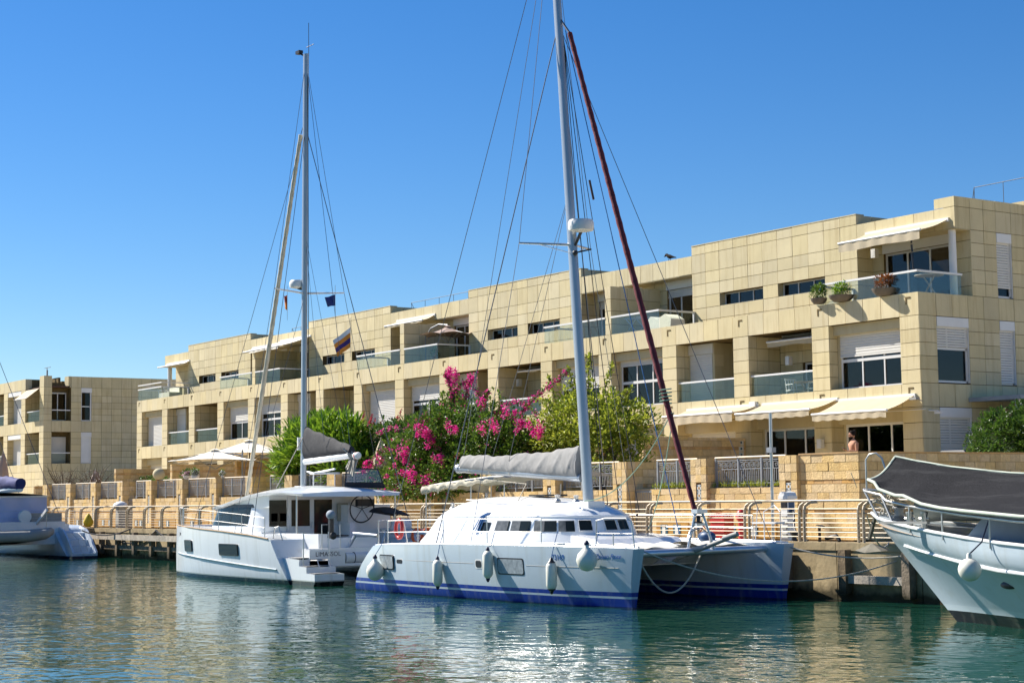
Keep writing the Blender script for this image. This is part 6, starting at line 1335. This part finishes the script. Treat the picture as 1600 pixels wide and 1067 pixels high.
P.part(MB().tube([(-30.48, 29.3, 2.0), (-30.2, 29.1, 1.95), (-30.0, 28.9, 1.6), (-29.75, 28.8, 1.32), (-29.4, 28.75, 1.30)], .022, 6), 'cable', 'plastic_black', 60)
for i_, x in enumerate((-74.0, -60.5)):
    P = TH('service_pedestal', 'dock pedestal with rounded white cap '+('behind the yellow bundle at the left' if i_ == 0 else 'beside the bow of the LIMASSOL catamaran'), 'pedestal', (x, 29.3, 1.2), 'dock pedestals')
    P.part(MB().box(x-.18, x+.18, 29.14, 29.46, 1.16, 2.22), 'body', 'hypalon'); P.part(MB().lathe([(.33, 2.22), (.34, 2.27), (.28, 2.38), (.12, 2.46), (.01, 2.48)], (x, 29.3, 0), 16), 'hood', 'white_paint', 50)
P = TH('pole', 'tall thin steel pole with clamp on the quay near the striped bow', 'pole', (-30.85, 29.0, 1.2)); P.part(MB().tube([(-30.85, 29.0, 1.2), (-30.83, 29.0, 4.4)], .04, 10), 'shaft', 'steel', 50); P.part(MB().box(-30.93, -30.74, 28.93, 29.07, 3.42, 3.55), 'clamp', 'iron')
P = TH('fire_hydrant', 'red fire hydrant behind the railing', 'hydrant', (-34.2, 31.0, 1.2)); P.part(MB().lathe([(.09, 0), (.08, .05), (.08, .55), (.13, .58), (.13, .72), (.1, .8), (.05, .84), (.01, .85)], (-34.2, 31.0, 1.16), 14), 'body', 'red_paint', 40); P.part(MB().lathe([(.06, -.16), (.06, .16)], (-34.2, 31, 1.82), 10, axis=Vector((1, 0, 0))), 'outlet', 'red_paint', 40)
P = TH('hose_box', 'red ribbed fire hose box behind the railing left of the hydrant', 'hose box', (-35.3, 31.3, 1.2)); P.part(MB().box(-35.6, -35.05, 31.15, 31.5, 1.16, 1.92), 'body', 'red_paint')
for k in range(5): P.part(MB().box(-35.62, -35.03, 31.12, 31.15, 1.25+.14*k, 1.31+.14*k), 'rib', 'red_paint')
P = TH('toolbox', 'dark blue bag of gear on the foredeck of the striped catamaran', 'bag', (-30.6, 26.6, 1.3)); P.part(MB().sphere((-30.55, 26.6, 1.42), .2, 12, 8, sc=(1.3, .9, .75)), 'body', 'blue_plastic', 60); P.part(MB().tube([(-30.75, 26.55, 1.5), (-30.55, 26.5, 1.68), (-30.35, 26.55, 1.5)], .015, 5), 'handle', 'red_paint')
P = TH('water_valve', 'rusty pipe valves standing on the quay edge at the right', 'valve', (-28.9, 28.7, 1.28)); P.part(MB().tube([(-28.95, 28.7, 1.28), (-28.95, 28.7, 1.62), (-28.8, 28.7, 1.62)], .035, 8), 'pipe', 'dark_wood', 60); P.part(MB().tube([(-28.75, 28.7, 1.36), (-28.4, 28.7, 1.42), (-28.3, 28.7, 1.30)], .045, 8), 'elbow', 'plastic_black', 60); P.part(MB().tube([(-29.05, 28.7, 1.66), (-28.85, 28.7, 1.66)], .015, 6), 'tap_handle', 'iron')
P = TH('bollard', 'small dark mooring bollard on the quay edge below the pedestal', 'bollard', (-29.8, 28.75, 1.28)); P.part(MB().lathe([(.08, 0), (.06, .08), (.06, .14), (.10, .17), (.10, .21), (.02, .23)], (-29.8, 28.7, 1.28), 12), 'body', 'plastic_black', 40)
P = TH('kayak_gear', 'yellow cloth bundle on the quay railing at the left', 'bundle', (-74.6, 28.4, 1.3)); P.part(MB().lathe([(.05, 0), (.20, .08), (.24, .25), (.12, .5), (.04, .62)], (-75.1, 28.2, 1.32), 12), 'bundle', 'yellow', 60)
P = TH('stone_ball', 'round sandstone ball on a pillar of the left garden wall', 'stone ball', (-76.75, 32.3, 3.44)); P.part(MB().sphere((-76.75, 32.3, 3.74), .29, 20, 14), 'ball', 'limestone_plain', 60); P.part(MB().lathe([(.15, 3.44), (.12, 3.5)], (-76.75, 32.3, 0), 12), 'foot', 'terracotta')
P = TH('shed', 'pale lean to shed with grey blue roof beside the right end wall', 'shed', (-37.4, 47, 2.6)); P.part(MB().prism([(45.3, 5.42), (45.3, 5.56), (50, 5.70), (50, 5.56)], 0, XE+.01, -36.3), 'roof', 'zinc')
for k in range(3): P.part(MB().box(-36.6, -36.55, 45.5+1.45*k, 46.9+1.45*k, 2.6, 5.42), 'panel', 'white_paint')
for k in range(4): P.part(MB().box(-36.62, -36.52, 45.42+1.45*k, 45.5+1.45*k, 2.6, 5.45), 'post', 'zinc')
P = TH('covered_grill', 'barbecue under a black cover below the right end wall', 'grill', (-36.6, 42.6, 2.6)); P.part(MB().loft([[(-37.4, 42.2, 2.62), (-35.9, 42.2, 2.62), (-35.9, 42.9, 2.62), (-37.4, 42.9, 2.62)], [(-37.45, 42.2, 3.45), (-35.85, 42.2, 3.45), (-35.85, 42.9, 3.45), (-37.45, 42.9, 3.45)], [(-37.1, 42.3, 3.72), (-36.2, 42.3, 3.72), (-36.2, 42.8, 3.72), (-37.1, 42.8, 3.72)]]), 'cover', 'plastic_black')
def chair(label, x, y, z, mt, rot=0, group='chairs on the balconies'):
    C = TH('chair', label, 'chair', (x, y, z), group)
    def q(dx, dy, dz): return (x+dx*math.cos(rot)-dy*math.sin(rot), y+dx*math.sin(rot)+dy*math.cos(rot), z+dz)
    for a, b in ((-.22, -.22), (.22, -.22), (-.22, .22), (.22, .22)): C.part(MB().tube([q(a*1.1, b*1.1, 0), q(a, b, .43)], .018, 6), 'leg', mt)
    C.part(MB().add([q(-.25, -.25, .43), q(.25, -.25, .43), q(.25, .25, .43), q(-.25, .25, .43), q(-.25, -.25, .47), q(.25, -.25, .47), q(.25, .25, .47), q(-.25, .25, .47)], [(0, 3, 2, 1), (4, 5, 6, 7), (0, 1, 5, 4), (1, 2, 6, 5), (2, 3, 7, 6), (3, 0, 4, 7)]), 'seat', mt)
    m = MB()
    for k in range(5): m.bar(q(-.22+.11*k, .24, .47), q(-.22+.11*k, .30, .85), .035, .02)
    m.bar(q(-.25, .30, .86), q(.25, .30, .86), .03, .05); C.part(m, 'backrest', mt)
    for s_ in (-1, 1): C.part(MB().tube([q(.24*s_, .24, .66), q(.25*s_, -.2, .66), q(.24*s_, -.22, .44)], .016, 5), 'armrest', mt)
chair('black metal chair in the loggia left of the table', -47.9+.6, 43.75, 5.72, 'plastic_black', .4)
chair('white chair at the loggia table, left side', -45.1, 43.7, 5.72, 'white_paint', 1.4); chair('white chair at the loggia table, right side', -43.9, 43.6, 5.72, 'white_paint', -1.3)
chair('white chair on the left end balcony of the long building', -104.3, 44.2, 9.05, 'white_paint', .6)
def table(label, x, y, z, r, mt): T_ = TH('table', label, 'table', (x, y, z)); T_.part(MB().lathe([(r, .70), (r, .73)], (x, y, z), 18), 'top', mt); T_.part(MB().tube([(x-.3, y, z), (x+.25, y, z+.7)], .025, 6).tube([(x+.3, y, z), (x-.25, y, z+.7)], .025, 6), 'leg', mt)
table('small round wooden table in the upper loggia near the corner', -44.5, 43.65, 5.72, .42, 'teak'); table('pale table on the top right corner balcony', -39.2, 44.4, 9.05, .5, 'wood_pale')
S = TH('sofa', 'white sofa on the left end balcony of the long building', 'sofa', (-102.8, 44.0, 9.05)); S.part(MB().box(-103.6, -102.0, 43.6, 44.3, 9.05, 9.45), 'seat', 'offwhite_cloth'); S.part(MB().box(-103.6, -102.0, 44.3, 44.5, 9.05, 9.80), 'backrest', 'offwhite_cloth')
S = TH('covered_lounger', 'white covered lounger on the top balcony behind the red sail', 'lounger', (-52.9, 44.0, 9.05)); S.part(MB().loft([[(x, 43.6, 9.06), (x, 44.4, 9.06), (x, 44.35, 9.06+h), (x, 43.65, 9.06+h)] for x, h in ((-53.6, .35), (-53.3, .6), (-52.9, .45), (-52.4, .62), (-52.0, .4))]), 'cover', 'offwhite_cloth', 50)
S = TH('drying_rack', 'white folding rack on the balcony left of the covered lounger', 'rack', (-54.6, 44.0, 9.05)); S.part(MB().tube([(-55.0, 43.7, 9.06), (-54.2, 43.7, 9.75)], .02, 5).tube([(-54.2, 43.7, 9.06), (-55.0, 43.7, 9.75)], .02, 5).tube([(-55.0, 44.3, 9.06), (-54.2, 44.3, 9.75)], .02, 5).tube([(-54.2, 44.3, 9.06), (-55.0, 44.3, 9.75)], .02, 5), 'frame', 'white_paint')
for k in range(6): S.part(MB().tube([(-55.1+.2*k, 43.7, 9.74), (-55.1+.2*k, 44.3, 9.74)], .012, 5), 'bar', 'white_paint')
# wall fittings on the long building
def wl(name, mb, mt): B.part(mb, name, mt)
for x, y, z in ((-43.05, 42.88, 4.15), (-45.6, 43.02+.9, 7.3), (-63.2, 44.0, 7.6), (-42.25, 44.86+.2, 10.95)): wl('wall_speaker', MB().box(x-.1, x+.1, y-.12, y+.06, z-.16, z+.16).box(x-.06, x+.06, y-.125, y-.12, z-.1, z+.1), 'shutter')
wl('alarm_siren', MB().box(-46.9+.2, -46.9+.52, 42.86, 43.0, 5.52, 5.82), 'white_paint'); wl('wall_lamp', MB().box(-78.6, -78.45, 44.5, 44.58, 7.3, 7.62), 'lamp_glow'); wl('wall_lamp', MB().sphere((-95.0, 44.5, 7.75), .12), 'white_paint')
wl('flood_light', MB().box(-38.75, -38.45, 42.7, 42.85, 5.45, 5.53).tube([(-38.5, 42.8, 5.5), (-38.45, 43.0, 5.4)], .02, 5), 'hypalon'); wl('flood_light', MB().box(-38.3, -38.0, 43.4, 43.5, 4.98, 5.06).tube([(-38.45, 43.3, 5.1), (-38.15, 43.45, 5.08)], .02, 5).tube([(-41.5, 42.95, 5.13), (-38.3, 42.97, 5.13)], .012, 5), 'white_paint')
wl('hanging_chain', MB().tube([(-39.35, 43.75, 11.1), (-39.35, 43.75, 10.85)], .03, 6).tube([(-39.35, 43.75, 10.8), (-39.33, 43.75, 10.55)], .035, 6).tube([(-39.33, 43.75, 10.5), (-39.3, 43.75, 9.95)], .03, 6), 'plastic_black')
# crow on the parapet
Bd = TH('bird', 'black crow perched on the parapet above the red sail', 'bird', (-53.7, 45.0, 12.12)); Bd.part(MB().loft([[(-53.7+dx, 45.05+r*math.cos(a), 12.26+dz+r*math.sin(a)) for a in [k*math.pi/5 for k in range(10)]] for dx, dz, r in ((-.34, .05, .01), (-.26, .06, .03), (-.2, .10, .055), (-.13, .10, .06), (-.07, .04, .08), (.05, -.0, .09), (.17, -.02, .06), (.3, -.05, .035), (.44, -.08, .02))]), 'body', 'hair', 60)
for dx in (0, .06): Bd.part(MB().tube([(-53.72+dx, 45.03+dx, 12.10), (-53.7+dx, 45.05, 12.22)], .01, 4), 'leg', 'hair')
# ================================================================== man on the terrace (1.82 m tall)
MAN = TH('person', 'bare chested bearded man holding a phone on the terrace at the right', 'person', (-39.05, 40.35, 2.6))
def skin(name, verts, edges, rad, mt, parent, loc, rz, sub=2):
    me = bpy.data.meshes.new(name); me.from_pydata(verts, edges, []); o = bpy.data.objects.new(name, me); COL.objects.link(o)
    md = o.modifiers.new('skin', 'SKIN'); md.use_smooth_shade = True
    for i, r_ in enumerate(rad): me.skin_vertices[0].data[i].radius = r_ if isinstance(r_, tuple) else (r_, r_)
    me.skin_vertices[0].data[0].use_root = True
    ss = o.modifiers.new('sub', 'SUBSURF'); ss.levels = sub; ss.render_levels = sub
    dg = bpy.context.evaluated_depsgraph_get(); me2 = bpy.data.meshes.new_from_object(o.evaluated_get(dg)); bpy.data.objects.remove(o)
    me2.materials.clear(); me2.materials.append(MATS[mt]); me2.polygons.foreach_set('use_smooth', [True]*len(me2.polygons))
    o = bpy.data.objects.new(name, me2); COL.objects.link(o); o.parent = parent; o.location = loc; o.rotation_euler = (0, 0, rz); return o
# local frame: +x is forward, +y his left
V = [(0, 0, .95), (0, 0, 1.12), (.01, 0, 1.30), (.0, 0, 1.44), (.01, 0, 1.52), (.03, 0, 1.58),
     (-.01, .18, 1.41), (.02, .25, 1.14), (.27, .14, 1.16), (-.01, -.18, 1.41), (-.03, -.25, 1.15), (.08, -.24, .92),
     (0, .10, .88), (.02, .11, .50), (-.02, .11, .09), (.12, .12, .03), (0, -.10, .88), (.02, -.11, .50), (-.02, -.11, .09), (.12, -.12, .03)]
E_ = [(0, 1), (1, 2), (2, 3), (3, 4), (4, 5), (3, 6), (6, 7), (7, 8), (3, 9), (9, 10), (10, 11), (0, 12), (12, 13), (13, 14), (14, 15), (0, 16), (16, 17), (17, 18), (18, 19)]
RAD = [.14, .135, .155, .115, .06, .058, .075, .05, .034, .075, .05, .034, .09, .06, .042, .03, .09, .06, .042, .03]
rz = math.atan2(-.95, -.30); rzh = math.atan2(-.72, -.70); loc = (0, 0, 0)
body = skin('body', V, E_, RAD, 'skin', MAN.o, loc, rz)
hd = MB(); hd.loft([[(.045+dx+ax*math.cos(a), ay*math.sin(a), 1.56+z) for a in [k*2*math.pi/16 for k in range(16)]] for z, ax, ay, dx in ((-.01, .05, .045, -.01), (.02, .075, .06, .0), (.06, .092, .07, .0), (.11, .098, .075, -.002), (.16, .098, .077, -.006), (.20, .085, .068, -.01), (.225, .05, .045, -.012), (.232, .01, .01, -.012))])
hd.loft([[(.135+.018*math.cos(a), .015*math.sin(a), 1.63+z) for a in [k*math.pi/4 for k in range(8)]] for z in (.0, .02, .055)])
for s_ in (-1, 1): hd.sphere((.04, .078*s_, 1.66), .028, 8, 6, sc=(.8, .35, 1.2))
def place(mb, name, mt, sm=60): o = mb.build(name, mt, MAN.o, sm); o.rotation_euler = (0, 0, rzh if name in ('head', 'hair', 'beard', 'eyes') else rz); return o
place(hd, 'head', 'skin')
hr = MB(); hr.loft([[(.03+dx+ax*math.cos(a), ay*math.sin(a), 1.56+z) for a in [k*2*math.pi/16 for k in range(16)]] for z, ax, ay, dx in ((.10, .085, .08, -.03), (.15, .098, .084, -.02), (.19, .10, .082, -.008), (.235, .085, .07, -.005), (.262, .05, .045, -.0), (.268, .01, .01, 0))]); hr.sphere((-.05, 0, 1.80), .05, 10, 8); place(hr, 'hair', 'hair')
be = MB(); be.loft([[(.055+dx+ax*math.cos(a), ay*math.sin(a), 1.56+z) for a in [k*2*math.pi/14-1.9 for k in range(10)]] for z, ax, ay, dx in ((-.03, .05, .045, .01), (.0, .075, .06, .008), (.035, .092, .07, .004), (.055, .094, .074, .0))]); place(be, 'beard', 'hair')
eb = MB()
for s_ in (-1, 1): eb.sphere((.132, .03*s_, 1.675), .012, 8, 6); eb.box(.128, .142, .015*s_-.012 if s_ < 0 else .012, .05*s_ if s_ > 0 else -.012, 1.692, 1.70)
place(eb, 'eyes', 'hair')
def hand(base, d, upv, name):
    """palm with four unequal curled fingers and a thumb"""
    d = Vector(d).normalized(); u = Vector(upv).normalized(); s = d.cross(u).normalized(); b = Vector(base); m = MB()
    m.loft([[b+d*t+s*w_*math.cos(a)+u*h*math.sin(a) for a in [k*math.pi/5 for k in range(10)]] for t, w_, h in ((-.02, .026, .022), (.03, .036, .018), (.07, .040, .016), (.09, .038, .014))])
    for i_, (o_, L_) in enumerate(((-.030, .060), (-.010, .072), (.011, .068), (.031, .052))):
        p = b+d*.085+s*o_; m.tube([p, p+d*L_*.45+u*.012, p+d*L_*.75+u*.034, p+d*L_*.72+u*.052], [.0095, .009, .008, .006], 6)
    p = b+d*.02-s*.036; m.tube([p, p-s*.022+d*.025+u*.012, p-s*.012+d*.055+u*.036], [.011, .0095, .007], 6)
    return place(m, name, 'skin')
hand((.29, .13, 1.165), (.9, -.15, .25), (0, 0, 1), 'hand'); hand((.09, -.24, .90), (.25, 0, -1), (0, 1, 0), 'hand')
sh = MB(); sh.loft([[(ax*math.cos(a), ay*math.sin(a), z) for a in [k*2*math.pi/18 for k in range(18)]] for z, ax, ay in ((.80, .13, .19), (.9, .125, .175), (1.02, .115, .155))])
for s_ in (-1, 1): sh.loft([[(.01+ax*math.cos(a), .105*s_+ax*math.sin(a), z) for a in [k*2*math.pi/14 for k in range(14)]] for z, ax in ((.52, .095), (.7, .10), (.86, .105))])
place(sh, 'shorts', 'shorts')
PH = TH('phone', 'dark mobile phone in the hand of the bare chested man', 'phone', (-39.05, 40.35, 2.6)); m = MB(); m.add([(.345+a, .09+b, 1.205+c) for a, b, c in ((0, 0, 0), (.13, 0, .07), (.13, .07, .07), (0, .07, 0), (-.005, 0, .01), (.125, 0, .08), (.125, .07, .08), (-.005, .07, .01))], [(0, 3, 2, 1), (4, 5, 6, 7), (0, 1, 5, 4), (1, 2, 6, 5), (2, 3, 7, 6), (3, 0, 4, 7)]); o = m.build('phone_body', 'plastic_black', PH.o); o.rotation_euler = (0, 0, rz)

MAN.o.scale = (1.02, 1.02, 1.0)

for lab, a, b, d_ in (('black sagging rope on the quay edge left of the LIMASSOL bow', (-71.5, 28.2, .75), (-67.3, 28.25, 1.25), .28), ('second black rope looping under the coping right of the yellow bundle', (-67.3, 28.2, 1.25), (-63.5, 28.25, 1.22), .35), ('dark mooring line from the far left stern to the quay', (-73.2, 27.2, 1.2), (-70.2, 28.3, 1.3), .25)):
    tag(MB().tube(sag(a, b, d_, 14), .03, 6).build('mooring_line', 'rope_dark'), lab, 'rope', 'mooring lines')
